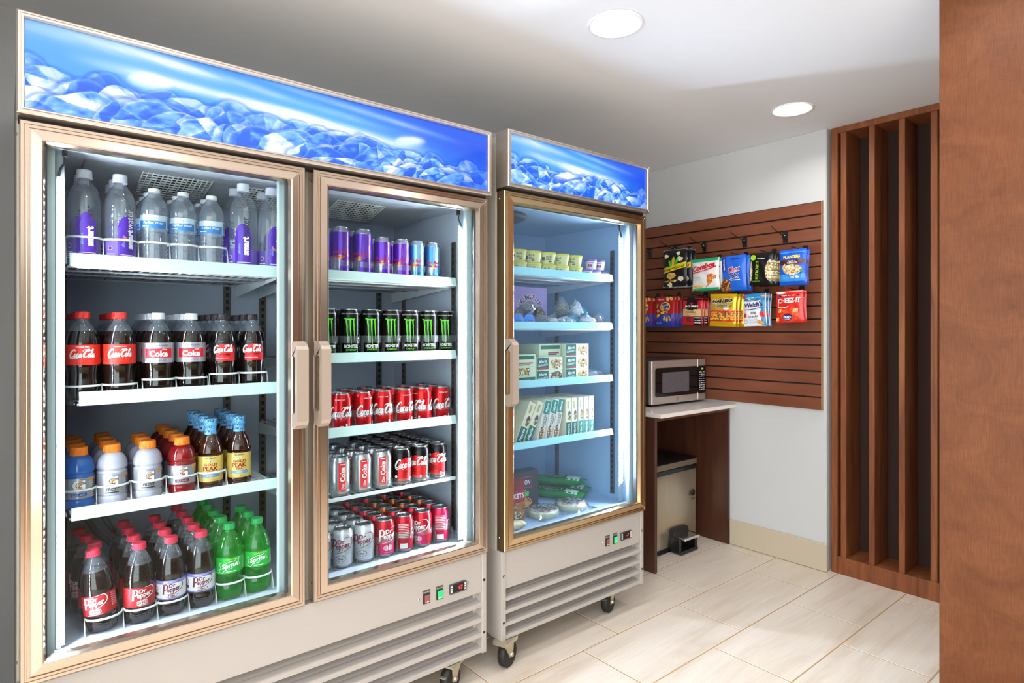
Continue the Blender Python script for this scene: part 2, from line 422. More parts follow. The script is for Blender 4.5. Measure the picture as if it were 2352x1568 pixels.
# ------------------------------------------------------------------ step bin
m_bin = noise_col(mat('champagne steel bin', '#b3a58e', 0.3, 0.75), [(0.3, '#b5a68e'), (0.7, '#bcae98')], (60, 60, 4), 3)
sb = empty('step_bin', (3.085, 2.33, 0)); tag(sb, 'champagne steel step bin with black pedal tucked under the counter', 'trash can')
def rrect(cx, cy_, w, d, r, n=6, bow=0.0):
    pts = []
    for (sx, sy, a0) in ((1, -1, -90), (1, 1, 0), (-1, 1, 90), (-1, -1, 180)):
        for i in range(n+1):
            a = math.radians(a0+90*i/n); pts.append((cx+sx*(w/2-r)+r*math.cos(a), cy_+sy*(d/2-r)+r*math.sin(a)))
    if bow: pts = [(x, y-bow*(1-((x-cx)/(w/2))**2) if y < cy_-d/2+r*.6 else y) for x, y in pts]
    return pts
def loft(mb, secs, mi=0, smooth=True, c0=True, c1=True):
    n = len(secs[0]); b = len(mb.v)
    for s_ in secs: mb.v += list(s_)
    for k in range(len(secs)-1):
        for i in range(n):
            j = (i+1) % n; mb.f.append((b+k*n+i, b+k*n+j, b+(k+1)*n+j, b+(k+1)*n+i)); mb.m.append(mi); mb.s.append(smooth)
    for flag, k in ((c0, 0), (c1, len(secs)-1)):
        if flag: mb.f.append(tuple(b+k*n+i for i in range(n))); mb.m.append(mi); mb.s.append(False)
    return mb
def sec(z, w, d, r, bow=.012): return [(x, y, z) for x, y in rrect(3.085, 2.34, w, d, r, 8, bow)]
mb = MB(); loft(mb, [sec(.024, .452, .30, .04), sec(.10, .456, .304, .04), sec(.470, .462, .31, .045)]); mb.build('body', m_bin, sb)
mb = MB(); loft(mb, [sec(.0005, .468, .316, .045), sec(.022, .468, .316, .045), sec(.025, .46, .308, .04)]); mb.build('base_ring', m_black, sb)
m_bag = mat('black bin liner', '#0c0c0d', 0.25)
mb = MB(); R = random.Random(4); s1 = sec(.458, .466, .314, .045); s2 = [(x, y-R.uniform(0, .004), z-R.uniform(0, .008)) for x, y, z in sec(.470, .468, .318, .045)]
loft(mb, [s1, s2, sec(.486, .456, .306, .04)]); mb.build('bin_liner', m_bag, sb)
def lidsec(z, w, d, r): return [(x, y, z+(.012*(1-((x-3.085)/.24)**2))) for x, y in rrect(3.085, 2.34, w, d, r, 8, .012)]
mb = MB(); loft(mb, [sec(.486, .466, .314, .045), lidsec(.514, .466, .314, .045)]); ld_ = mb.build('lid', m_bin, sb)
mb = MB(); loft(mb, [lidsec(.5142, .462, .31, .045), lidsec(.519, .45, .30, .04)]); mb.build('lid_dark_reflection', m_black, ld_)  # black top paints in steel reflecting the dark cabinet
mb = MB(); px = 3.085
mb.prism([(px-.085, .012), (px+.085, .012), (px+.092, .03), (px+.075, .125), (px+.06, .135), (px-.06, .135), (px-.075, .125), (px-.092, .03)], 2.155, 2.18, 'y', 0)
mb.box(px-.085, px+.085, 2.09, 2.16, .004, .022, b=.006)
mb.box(px-.088, px-.070, 2.10, 2.165, .012, .10, b=.005); mb.box(px+.070, px+.088, 2.10, 2.165, .012, .10, b=.005)
pd = mb.build('pedal_housing', m_black, sb)
MB().box(px-.072, px+.076, 2.075, 2.17, .082, .098, b=.005).build('pedal', m_chrome, pd)
mb = MB(); mb.lathe([(.0001, 0), (.02, 0), (.02, .003), (.017, .004)], 24, 0, (3.235, 2.171, .315), axis='y')
for k in range(2): mb.box(3.218, 3.252, 2.170, 2.172, .280-.008*k, .2825-.008*k)
mb.box(3.221, 3.249, 2.1695, 2.1705, .3135, .3165, 1); mb.build('badge', [m_black, m_chrome], sb)

# ------------------------------------------------------------------ microwave
m_steel = noise_col(mat('brushed stainless', '#c9beb4', 0.3, 0.7), [(0.3, '#c8bcb2'), (0.7, '#d6ccc4')], (3, 3, 300), 2)
m_glassblk = mat('smoked oven glass', '#08080c', 0.08)
m_mesh = mat('oven window mesh', '#5f5a60', 0.35)
n, l, p = nodes(m_mesh); tc = n.new('ShaderNodeNewGeometry'); vo = n.new('ShaderNodeTexVoronoi'); vo.inputs['Scale'].default_value = 380
l.new(tc.outputs['Position'], vo.inputs['Vector']); rr = n.new('ShaderNodeValToRGB'); rr.color_ramp.elements[0].color = (*hexc('#807a80'), 1); rr.color_ramp.elements[1].color = (*hexc('#2d2b30'), 1)
l.new(vo.outputs['Distance'], rr.inputs['Fac']); l.new(rr.outputs[0], p.inputs['Base Color'])
m_grey = mat('dark grey enamel', '#2b2b2d', 0.45); m_pale = mat('pale print', '#dfe2ea', 0.5)
m_dig = mat('green digits', '#8fe63a', 0.5, emit=1.6)
mw = empty('microwave_oven', (2.865, 2.20, .8602), math.radians(-2.5)); ORG[mw.name] = Vector((0, 0, 0))
tag(mw, 'stainless microwave oven with black window standing on the white counter', 'microwave')
W, D_, HT = .512, .36, .268
MB().box(0, W, .02, D_, .014, HT, b=.004).build('case', m_grey, mw)
def rr2(x0, x1, z0, z1, r, n=5, bulge=0):
    pts = []
    for (cx, cz, a0) in ((x1-r, z0+r, -90), (x1-r, z1-r, 0), (x0+r, z1-r, 90), (x0+r, z0+r, 180)):
        for i in range(n+1):
            a = math.radians(a0+90*i/n); pts.append((cx+r*math.cos(a), cz+r*math.sin(a)))
    return pts
MB().box(0, .428, -.002, .022, .014, HT, b=.003).build('door', m_steel, mw)
MB().box(.4295, W, -.002, .022, .014, HT, b=.003).build('control_panel', m_steel, mw)
dg = MB(); dg.prism(rr2(.026, .426, .056, .226, .018), -.006, 0.0, 'y', 0); dgo = dg.build('door_glass', m_glassblk, mw)
MB().prism(rr2(.088, .338, .078, .198, .006), -.0068, -.0058, 'y').build('window_screen', m_mesh, dgo)
kp = MB(); kp.prism(rr2(.431, W-.006, .056, .226, .01), -.006, 0, 'y', 0)
pr = Print(kp, lambda x, y, L: (x, -.0062-.0002*L, y))
pr.text('1:0', .472, .208, h=.012, mi=2, bold=.02)
R = random.Random(2)
for r_ in range(9):
    for c_ in range(3):
        pr.rect(.442+.020*c_, .442+.020*c_+R.uniform(.008, .013), .185-.0135*r_, .185-.0135*r_+R.uniform(.003, .006), 1, nx=1)
kp.build('keypad', [m_glassblk, m_pale, m_dig], mw)
MB().box(.440, W-.008, -.0045, 0, .024, .048, b=.002).build('open_button', m_steel, mw)
lg = MB(); lp = Print(lg, lambda x, y, L: (x, -.0022-.0003*L, y))
lp.ell(.232, .036, .0095, .0095, 0, 0); lp.ell(.232, .036, .0075, .0075, 1, 1); lp.text('GE', .232, .036, w=.010, mi=0, layer=2, bold=.02, shear=.3)
lg.build('round_logo', [m_black, m_steel], mw)
for fx in (.04, W-.04):
    for fy in (.05, D_-.05): MB().lathe([(.012, 0), (.014, .014)], 12, 0, (fx, fy, 0), cap0=True).build('foot', m_black, mw)
# ------------------------------------------------------------------ coolers: materials
m_alu = mat('champagne aluminium', '#cbb8a6', 0.2, 0.95)
m_alu2 = mat('gold aluminium', '#cfb48e', 0.2, 0.95)
m_sgn = mat('pale anodised aluminium', '#d3c7be', 0.25, 0.85)
m_cab = mat('warm grey powder coat', '#aba49d', 0.42)
m_cabs = mat('beige cabinet steel', '#b7b0a3', 0.45)
m_liner = mat('cool grey liner', '#bfc8da', 0.35, 0.0)
m_linerf = mat('freezer liner', '#a9c6e2', 0.35)
m_white = mat('white enamel', '#e9eef0', 0.4)
m_rail = mat('pale mint price channel', '#cfe9e6', 0.3)
m_wire = mat('white coated wire', '#dfe4ec', 0.4)
m_glass = clear_mat('door glass', '#f2f7f7', ior=1.42, rough=0.0, gain=0.4)
m_glassf = clear_mat('frosty freezer door glass', '#eff7fd', body='#b4d2f0', bodyw=0.03, ior=1.42, rough=0.0, gain=0.4)
m_led = mat('diode strip body', '#e8eef4', 0.4, emit=0.35, ecol='#e6efff')
m_diode = mat('bright diode', '#ffffff', 0.5, emit=LED*16, ecol='#eef4ff')
m_chan = mat('strip channel', '#a9b9c4', 0.4)
m_pil = mat('slotted steel', '#6d6862', 0.4, 0.7)
m_rubber = mat('black rubber', '#17130f', 0.6)
m_zinc = mat('zinc plated steel', '#c9c1a8', 0.35, 0.8)
m_gask = mat('grey gasket', '#3b3d40', 0.6)
m_red = mat('red digits', '#ff2a2a', 0.5, emit=2.0)
m_redsw = mat('amber red rocker', '#8e4f48', 0.3)
m_green = mat('lit green rocker', '#17d966', 0.4, emit=0.7)
m_ctl = mat('controller grey', '#4c4a48', 0.5)

def vnoise(U, V, seed, octv=4):
    out = 0; amp = 1; tot = 0
    for o in range(octv):
        r = np.random.RandomState(seed+o*17).rand(64, 64); u, v = U*2**o, V*2**o
        i, j = np.floor(u).astype(int), np.floor(v).astype(int); fu, fv = u-i, v-j; fu = fu*fu*(3-2*fu); fv = fv*fv*(3-2*fv)
        g = lambda a, b: r[a % 64, b % 64]
        out = out+amp*((g(i, j)*(1-fu)+g(i+1, j)*fu)*(1-fv)+(g(i, j+1)*(1-fu)+g(i+1, j+1)*fu)*fv); tot += amp; amp *= .5
    return out/tot
def ice_colours(nx, nz, asp, seed, shift):
    """sky streaks over a bank of ice, printed on the header film: linear colour per grid point"""
    u = np.linspace(0, 1, nx); v = np.linspace(0, 1, nz); U, V = np.meshgrid(u, v)
    S = U*asp
    c = lambda h: np.array([int(h[i:i+2], 16)/255 for i in (1, 3, 5)])
    mix = lambda a, b, t: a*(1-t[..., None])+b*t[..., None]
    col = mix(c('#55a4ee')+0*U[..., None], c('#2f9af0'), np.clip(U*1.6, 0, 1))
    col = mix(col, c('#1b49e4')+0*col, np.clip((U+.35*(V-.5)-.62)*2.6, 0, 1)*.95)
    col = mix(col, c('#1f62ee')+0*col, np.clip((V-.75)*2, 0, 1)*np.clip(U*2, .25, 1))
    n1 = vnoise(S*1.1+(V+.22*S)*.4, (V+.26*S*.55)*7, seed, 4)
    def band(c0, sl, w, u0, u1, k):
        vc = c0-sl*U; e = np.exp(-((V-vc)/w)**2)*np.clip((U-u0)/.14, 0, 1)*np.clip((u1-U)/.22, 0, 1)
        return k*e*(.55+.9*(n1-.2))
    st = band(.72, .28, .075, .05, .62, 1.0)+band(.66, .22, .10, .30, .86, 1.25)+band(1.0, .42, .06, .0, .8, .55)+band(.92, .25, .10, -.3, .45, .5)+band(1.15, .42, .05, .35, .95, .5)
    col = mix(col, c('#f4fbfb')+0*col, np.clip(st, 0, .97))
    # ice bank: three overlapping rows of faceted blocks, each with a rounded silhouette
    rs = np.random.RandomState(seed+5)
    wx, wz = vnoise(S*2.2, V*3, seed+40, 3)-.5, vnoise(S*2.2+9, V*3+4, seed+60, 3)-.5
    wx2, wz2 = vnoise(S*6, V*6, seed+140, 2)-.5, vnoise(S*6+5, V*6+2, seed+160, 2)-.5; A, B = S+.22*wx+.05*wx2, V+.12*wz+.04*wz2
    for row, (base, hgt, wid, dim) in enumerate(((.20, .26, .30, .25), (.06, .28, .34, .05), (-.10, .30, .36, 0.0))):
        x = -.2+.1*row
        while x < asp+.2:
            r_ = rs.rand(8); w_ = wid*(.7+.8*r_[0]); h_ = hgt*(.65+.7*r_[1])*(1.25-.35*x/asp); cx_ = x; x += w_*(.62+.25*r_[2])
            tilt = (r_[3]-.5)*.9; dx, dz = (A-cx_)/w_, (B-base)/h_
            e_ = np.abs(dx+tilt*.25*dz)**1.7+np.clip(dz, 0, 9)**1.9
            inm = np.clip((1-e_)/.05, 0, 1)*(dz > -1.6)
            a1, a2 = r_[4]*6.28, r_[5]*6.28
            fc = np.sign(np.sin(a1+3.1*dx*np.cos(a1)+2.6*dz*np.sin(a1)+1.2*wx))*.22+np.sign(np.sin(a2+4.6*dx*np.cos(a2)-3.9*dz*np.sin(a2)))*.14
            fine = vnoise(A*5+r_[6]*9, B*8+r_[7]*7, seed+80+row, 4)
            t = np.clip(.52+1.35*fc+1.7*(fine-.5)+.35*(r_[6]-.5)-dim*.5, 0, 1)
            ice = mix(c('#1c5ce2')+0*col, c('#7dbcf2')+0*col, np.clip(t*2.1, 0, 1)); ice = mix(ice, c('#f4fafb')+0*col, np.clip(t*2.6-1.35, 0, 1))
            rim = np.exp(-((1-e_)/.10)**2)*(dz > -.3); ice = mix(ice, c('#d6ecfc')+0*col, np.clip(rim*.42, 0, 1))
            shade = np.exp(-((1-e_)+.10)**2/.02)*(e_ > 1); col = mix(col, c('#0f45cf')+0*col, np.clip(shade*.30, 0, 1)*(V < base+h_*1.1))
            ice = mix(ice, c('#1b49e4')+0*col, np.clip((U-.84)*3.2, 0, .62)); col = mix(col, ice, inm*(.72+.28*(row > 0)))
    col = np.clip(col, 0, 1); colL = np.where(col <= .04045, col/12.92, ((col+.055)/1.055)**2.4)
    return colL
m_ice = mat('printed backlit film', '#3a8fe8', 0.06)
m_ice.cycles.emission_sampling = 'NONE'; m_led.cycles.emission_sampling = 'NONE'
n, l, p = nodes(m_ice); vc = n.new('ShaderNodeVertexColor'); vc.layer_name = 'print'
l.new(vc.outputs['Color'], p.inputs['Emission Color']); p.inputs['Emission Strength'].default_value = SIGN; p.inputs['Base Color'].default_value = (.01, .03, .08, 1)
def ice_panel(x0, x1, z0, z1, y, nx, nz, seed, shift, parent):
    C = ice_colours(nx, nz, (x1-x0)/(z1-z0), seed, shift)
    xs, zs = np.linspace(x0, x1, nx), np.linspace(z0, z1, nz); X, Zz = np.meshgrid(xs, zs); o = ORG[parent.name]
    V = np.stack([X-o.x, np.full(X.shape, y-o.y), Zz-o.z], -1).reshape(-1, 3)
    i = np.arange(nx-1)[None, :]+np.arange(nz-1)[:, None]*nx; F = np.stack([i, i+1, i+1+nx, i+nx], -1).reshape(-1, 4)
    me = bpy.data.meshes.new('sign_film'); me.vertices.add(len(V)); me.vertices.foreach_set('co', V.ravel())
    me.loops.add(F.size); me.loops.foreach_set('vertex_index', F.ravel()); me.polygons.add(len(F))
    me.polygons.foreach_set('loop_start', np.arange(len(F))*4); me.polygons.foreach_set('loop_total', np.full(len(F), 4))
    me.update(); me.validate(); a = me.color_attributes.new('print', 'FLOAT_COLOR', 'POINT')
    a.data.foreach_set('color', np.concatenate([C.reshape(-1, 3), np.ones((len(V), 1))], 1).ravel()); me.materials.append(m_ice)
    ob = bpy.data.objects.new('sign_film', me); COL.objects.link(ob); ob.parent = parent
    ob['label'] = 'backlit blue print of ice under a streaked sky'; return ob

DOOR_PROF = [(0, 1.860), (0, 1.8165), (.002, 1.814), (.0085, 1.814), (.0095, 1.8165), (.0125, 1.8165), (.0135, 1.813), (.017, 1.813), (.018, 1.8165), (.0205, 1.8165), (.0215, 1.812), (.041, 1.8095), (.044, 1.811), (.0485, 1.824), (.0485, 1.846)]
SIGN_PROF = [(0, 1.86), (0, 1.787), (.003, 1.784), (.006, 1.784), (.007, 1.786), (.009, 1.786), (.010, 1.783), (.013, 1.783), (.016, 1.788), (.016, 1.80)]
def cooler(name, label, cat, x0, x1, zb, zp, zd0, zd1, zs0, zs1, doors, floor_z, roof_z, malu, mgl, mlin, sign, ctrl_x, ctrl_z, digits, casters, leds, handles):
    e = empty(name, ((x0+x1)/2, 2.2, 0)); tag(e, label, cat)
    yb = 2.62
    # cabinet shell and lining
    mb = MB(); mb.box(x0+.0015, x0+.035, 1.8625, yb, zb, zs1-.012, b=.002); mb.box(x1-.035, x1-.0015, 1.8625, yb, zb, zs1-.012, b=.002)
    mb.box(x0+.035, x1-.035, yb-.05, yb, zb, zs1-.012); mb.box(x0+.035, x1-.035, 1.862, yb-.05, zs0+.03, zs1-.012); mb.box(x0+.035, x1-.035, 1.915, yb-.05, zb, floor_z-.02)
    mb.build('cabinet', m_cabs, e)
    ix0, ix1, iy1 = x0+.05, x1-.038, 2.47
    mb = MB(); v = [(x, y, z) for x in (ix0, ix1) for y in (1.866, iy1) for z in (floor_z, roof_z)]
    mb.add(v, [(0, 1, 3, 2), (4, 6, 7, 5), (2, 3, 7, 6), (0, 2, 6, 4), (1, 5, 7, 3)]); mb.build('lining', mlin, e)
    # front face plate with an opening per door
    mb = MB(); yf = 1.8635; edges = [x0+.004]+[q for d in doors for q in (d[0]+.068, d[1]-.062)]+[x1-.004]
    for i in range(0, len(edges), 2): mb.box(edges[i], edges[i+1], yf, yf+.02, zd0, zd1)
    for d in doors: mb.box(d[0]+.068, d[1]-.062, yf, yf+.02, zd0, floor_z+.006); mb.box(d[0]+.068, d[1]-.062, yf, yf+.02, roof_z-.012, zd1)
    mb.build('face_frame', mat('pale aqua face frame', '#c6d8dd', 0.4), e)
    if len(doors) > 1:
        MB().box(doors[0][1]-.012, doors[1][0]+.012, 1.8595, 1.8630, zd0-.005, zd1).build('mullion', m_cabs, e)
    MB().box(x0+.004, x1-.004, 1.825, 1.862, zd1, zs0+.004).build('recess_shade_block', m_dark, e)  # near-black block fills the gap, standing in for shade under the header
    # pilasters
    for X in (ix0+.001, ix1-.009):
        for Y in (1.97, 2.36):
            mb = MB(); mb.box(X, X+.008, Y, Y+.022, floor_z+.02, roof_z-.12, 0)
            k = 0; z = floor_z+.04
            while z < roof_z-.15: mb.box(X-.0008, X+.0088, Y+.007, Y+.015, z, z+.014, 1); z += .026
            mb.build('shelf_standard', [m_pil, m_black], e)
    for X in ([ix0+.06, (ix0+ix1)/2-.08, (ix0+ix1)/2+.05, ix1-.09] if len(doors) > 1 else [ix0+.16]):
        mb = MB(); mb.box(X, X+.024, iy1-.01, iy1-.001, floor_z+.02, roof_z-.12, 0); z = floor_z+.04
        while z < roof_z-.15: mb.box(X+.007, X+.017, iy1-.0106, iy1-.009, z, z+.014, 1); z += .026
        mb.build('shelf_standard', [m_pil, m_black], e)
    # doors
    for (d0, d1), hx in zip(doors, handles):
        do = MB().frame(d0, d1, zd0, zd1, DOOR_PROF).build('door', malu, e, recalc=False)
        MB().frame(d0+.044, d1-.044, zd0+.038, zd1-.038, [(0, 1.826), (0, 1.829), (.008, 1.829), (.008, 1.846)]).build('glazing_spacer', m_gask, do)
        MB().box(d0+.046, d1-.046, 1.8265, 1.8285, zd0+.042, zd1-.042).build('glass_pane', mgl, do)
        MB().frame(d0+.004, d1-.004, zd0+.004, zd1-.004, [(0, 1.858), (0, 1.862), (.03, 1.862)]).build('magnet_gasket', m_gask, do)
        zt, zl = Z(-.034), Z(-.293); a, b = hx
        mb = MB(); arc = [(1.812, zt), (1.79, zt-.002), (1.772, zt-.014), (1.766, zt-.024), (1.766, zl+.024), (1.772, zl+.012), (1.79, zl), (1.812, zl+.004),
                          (1.812, zl+.046), (1.797, zl+.042), (1.783, zl+.05), (1.783, zt-.05), (1.797, zt-.042), (1.812, zt-.046)]
        n_ = len(arc); mb.add([(a, y, z) for y, z in arc]+[(b, y, z) for y, z in arc], [(i, (i+1) % n_, n_+(i+1) % n_, n_+i) for i in range(n_)]+
            [(0, 1, 2, 13), (2, 3, 12, 13), (3, 4, 11, 12), (11, 4, 5, 10), (5, 6, 10), (6, 7, 8, 9), (6, 9, 10), (2, 13, 12)]+
            [tuple(n_+q for q in f) for f in [(0, 1, 2, 13), (2, 3, 12, 13), (3, 4, 11, 12), (11, 4, 5, 10), (5, 6, 10), (6, 7, 8, 9), (6, 9, 10)]])
        mb.build('handle', mat('pale beige handle', '#b7a798', 0.35, 0.4), do, recalc=True)
        for z in (zd1-.03, zd0+.05): MB().lathe([(.004, -.003), (.003, -.005), (.0001, -.0055)], 10, 0, (d0, 1.842, z), axis='x').build('screw', m_chrome, do)
    # header sign
    hb = MB(); hb.box(x0+.01, x1-.01, 1.80, 1.862, zs0+.004, zs1-.03); hb.build('sign_box', m_cabs, e)
    so = MB().frame(x0, x1-.006, zs0, zs1, SIGN_PROF).build('sign_frame', m_sgn, e)
    ice_panel(x0+.015, x1-.021, zs0+.015, zs1-.015, 1.795, sign[0], sign[1], sign[2], sign[3], so)
    # base panel: plain plate, posts and louvres
    yp = 1.828; zl0 = Z(-.981) if len(doors) > 1 else Z(-1.0)
    MB().box(x0+.022, x1-.022, yp, 1.875, zl0, zp, b=.002).build('base_plate', m_cab, e)
    for X in (x0, x1-.022):
        mb = MB(); mb.box(X, X+.022, yp-.003, 1.90, zb-.004, zp+.002, b=.002)
        for k in range(6): mb.lathe([(.003, .0), (.0025, -.0016), (.0001, -.002)], 8, 0, (X+.011, yp-.003, zp-.03-.062*k), axis='y')
        for k in (0.27, .8): mb.lathe([(.0055, -.0001), (.0001, -.0006)], 12, 1, (X+.0105, yp-.003, zp+(zb-zp)*k), axis='y')
        mb.build('corner_post', [m_cab, m_black], e)
    nl = 4; lh = (zl0-zb)/nl
    MB().box(x0+.022, x1-.022, 1.906, 1.912, zb, zl0).build('vent_back', m_gask, e)
    for k in range(nl):
        z1 = zl0-lh*k
        MB().prism([(1.900, z1-lh*.22), (1.900, z1-lh*.16), (1.856, z1-lh*.60), (1.829, z1-lh*.70), (1.826, z1-lh*.73), (1.826, z1-lh+.002), (1.829, z1-lh+.002), (1.829, z1-lh*.735), (1.858, z1-lh*.64)],
                   x0+.022, x1-.022, 'x').build('louver', m_cab, e)
    # controls
    for i, mm in enumerate((m_redsw, m_green)):
        X = ctrl_x[i]; mb = MB(); mb.box(X-.013, X+.013, yp-.004, yp+.002, ctrl_z-.021, ctrl_z+.012, 0, b=.001); mb.box(X-.0145, X+.0145, yp-.0025, yp, ctrl_z+.013, ctrl_z+.025, 1)
        pr = Print(mb, lambda x, y, L: (x, yp-.0028, y)); pr.text('Power Switch' if i == 0 else 'Light Switch', X, ctrl_z+.019, w=.026, h=.004, mi=2)
        so = mb.build('switch', [m_black, m_ctl, m_pale], e)
        mb = MB(); mb.box(X-.0085, X+.0105, yp-.0065, yp-.003, ctrl_z-.018, ctrl_z+.009, 0, b=.001)
        pr = Print(mb, lambda x, y, L: (x, yp-.0068, y))
        for q in range(3): pr.rect(X-.006+.0055*q, X-.0035+.0055*q, ctrl_z-.016, ctrl_z-.012, 1, nx=1)
        mb.build('rocker', [mm, m_pale], so)
    X = ctrl_x[2]; mb = MB(); mb.prism(rr2(X-.037, X+.037, ctrl_z-.018, ctrl_z+.018, .005), yp-.005, yp, 'y', 0)
    mb.box(X-.022, X+.024, yp-.0058, yp-.004, ctrl_z-.013, ctrl_z+.016, 1)
    pr = Print(mb, lambda x, y, L: (x, yp-.0062-.0002*L, y))
    if digits: pr.text(digits, X+.008, ctrl_z+.001, h=.014, mi=2, bold=.012, shear=.12)
    for k in range(3): pr.rect(X-.034, X-.026, ctrl_z-.012+.009*k, ctrl_z-.006+.009*k, 3, nx=1); pr.rect(X+.0265, X+.034, ctrl_z-.012+.009*k, ctrl_z-.006+.009*k, 3, nx=1)
    mb.build('thermostat', [m_ctl, m_glassblk, m_red, m_pale], e)
    for X in (ctrl_x[0]-.030, ctrl_x[2]+.046): MB().lathe([(.0035, 0), (.003, -.002), (.0001, -.0025)], 10, 0, (X, yp, ctrl_z+(.0 if X < ctrl_x[1] else .006)), axis='y').build('screw', m_chrome, e)
    # casters
    for (cx, cy_, az) in casters:
        ce = MB()
        M = Matrix.Translation((cx, cy_, 0)) @ Matrix.Rotation(az, 4, 'Z')
        w = MB(); w.lathe([(.012, -.016), (.046, -.016), (.0505, -.011), (.0505, .011), (.046, .016), (.012, .016)], 28, 0, (0, 0, .0505), axis='y'); w.lathe([(.0001, -.0175), (.013, -.0175), (.013, .0175), (.0001, .0175)], 14, 1, (0, 0, .0505), axis='y')
        for s_ in (-1, 1): ce.prism([(-.012, .045), (.012, .045), (.045, .094), (.045, .098), (-.02, .098)], s_*.019-.0012, s_*.019+.0012, 'y')
        ce.box(-.03, .055, -.032, .032, .098, zb, 0, b=.001); ce.lathe([(.0001, -.027), (.008, -.027), (.009, -.02), (.009, .02), (.008, .027), (.0001, .027)], 8, 0, (0, 0, .0505), axis='y')
        ce.box(-.056, -.02, -.012, .012, .072, .075, 0, b=.001)
        for q in (w, ce): q.v = [tuple(M @ Vector(p_)) for p_ in q.v]
        fo = ce.build('caster_fork', m_zinc, e); w.build('wheel', [m_rubber, m_zinc], fo)
    # light strips
    for (lx, ly, z0, z1, sgn) in leds:
        mb = MB(); mb.box(lx-.0048, lx+.0048, ly, ly+.008, z0, z1, 0, b=.002)
        z = z0+.012
        while z < z1-.01: mb.box(lx-.003, lx+.003, ly-.002, ly+.001, z, z+.006, 1); mb.box(min(lx-sgn*.004, lx-sgn*.0072), max(lx-sgn*.004, lx-sgn*.0072), ly+.001, ly+.007, z, z+.006, 1); z += .0185
        lo = mb.build('light_strip', [m_led, m_diode], e)
        MB().tube([(lx, ly+.004, z1), (lx-.004*sgn, ly+.004, z1+.02), (lx-.012*sgn, ly+.006, z1+.035), (lx-.013*sgn, ly+.006, z1+.075)], .0028, 8).build('lead_wire', m_black, lo)
        MB().box(lx-.019*sgn if sgn > 0 else lx+.007, lx-.007 if sgn > 0 else lx+.019, ly+.001, ly+.012, z1+.05, z1+.078, b=.002).build('plug', m_black, lo)
        MB().box(lx-.012, lx+.012, ly+.0085, ly+.011, floor_z+.01, roof_z-.015).build('strip_channel', m_chan, e)
    return e

cool = cooler('display_cooler', 'wide two-door glass drink cooler with blue ice header sign', 'cooler', .014, 1.385, Z(-1.205), Z(-.836), Z(-.831), Z(.489), Z(.4955), Z(.731),
    [(.020, .691), (.717, 1.382)], Z(-.80), Z(.46), m_alu, m_glass, m_liner, (1000, 165, 11, 0.4), (1.123, 1.177, 1.255), Z(-.932), '42',
    [(1.235, 1.845, math.radians(25)), (.10, 1.90, .3), (1.3, 2.54, .2), (.10, 2.54, 1.)], [(.097, 1.886, Z(-.795), Z(.382), -1), (1.3155, 1.886, Z(-.79), Z(.379), 1)], [(.648, .683), (.722, .752)])
frz = cooler('display_freezer', 'single-door glass freezer with blue ice header sign', 'freezer', 1.457, 2.316, Z(-1.195), Z(-.856), Z(-.851), Z(.535), Z(.545), Z(.762),
    [(1.462, 2.3185)], Z(-.818), Z(.505), m_alu2, m_glassf, m_linerf, (640, 165, 23, 2.1), (2.063, 2.1145, 2.1885), Z(-.944), '-7',
    [(1.50, 1.845, math.radians(200)), (2.15, 1.90, math.radians(20)), (1.52, 2.54, .4), (2.25, 2.54, .9)], [(2.232, 1.886, Z(-.726), Z(.436), 1)], [(1.464, 1.494)])

# evaporator cover with fan grilles in the two-door cooler
def evap(e, x0, x1, fans, zt, m):
    mb = MB(); pf = [(1.985, Z(.4755)), (2.26, Z(.424)), (2.275, zt-.002), (1.985, zt-.002)]
    mb.prism(pf, x0, x1, 'x'); ev = mb.build('evaporator_cover', m, e)
    for fx in fans:
        mb = MB(); w = .093; P = lambda x, t, d=0: (x, 2.0+.2*t, Z(.4721-.0455*t)-.004-d)
        for k in range(15):
            x = fx-w+2*w*k/14; mb.tube([P(x, 0), P(x, 1)], .0022, 4)
        for k in range(13): t = k/12; mb.tube([P(fx-w, t), P(fx+w, t)], .0022, 4)
        g = mb.build('fan_grille', m_white, ev)
        mb = MB(); n_ = 24; vs = [P(fx+0.068*math.cos(2*math.pi*i/n_), .48+.38*math.sin(2*math.pi*i/n_), -.0032) for i in range(n_)]; mb.add(vs, [tuple(range(n_))]); mb.build('fan_opening', m_black, ev)
evap(cool, .16, 1.262, (.395, .69, .99), Z(.46), mat('grey evaporator cover', '#aeb7c2', 0.4))
mb = MB(); mb.lathe([(.02, .0), (.12, .0), (.125, -.012), (.11, -.02), (.02, -.02)], 28, 0, (1.66, 2.1, Z(.5))); mb.build('fan_grille', m_gask, frz)

# shelves: wire rack, price channel, end brackets
def shelf(e, x0, x1, zs, rail=None, y0=1.925, y1=2.43, m=None):
    mb = MB(); r = .0022; x = x0+.01
    n_ = int((x1-x0)/.0245)
    for i in range(n_+1):
        x = x0+.006+(x1-x0-.012)*i/n_; mb.tube([(x, y0+.004, zs-r), (x, y1, zs-r)], r, 5)
    for y in (y0+.006, y0+.14, y0+.28, y1-.02): mb.tube([(x0, y, zs-.0075), (x1, y, zs-.0075)], .0034, 6)
    sh = mb.build('wire_shelf', m_wire, e)
    if rail:
        z0, z1 = rail
        MB().prism([(y0-.010, z0), (y0-.006, z0-.001), (y0+.002, z1-.004), (y0+.002, z1), (y0-.003, z1), (y0-.004, z1-.003), (y0-.011, z0+.003)], x0+.004, x1-.002, 'x').build('price_channel', m or m_rail, sh)
    else:
        MB().box(x0, x1, y0-.002, y0+.001, zs-.009, zs+.004, b=.001).build('front_lip', m_wire, sh)
    for X in (x0-.004, x1+.001):
        MB().prism([(y0+.04, zs-.006), (y1, zs-.006), (y1, zs-.05), (y1-.02, zs-.05), (y0+.05, zs-.012)], X, X+.0025, 'x').build('bracket', m_wire, sh)
    return sh
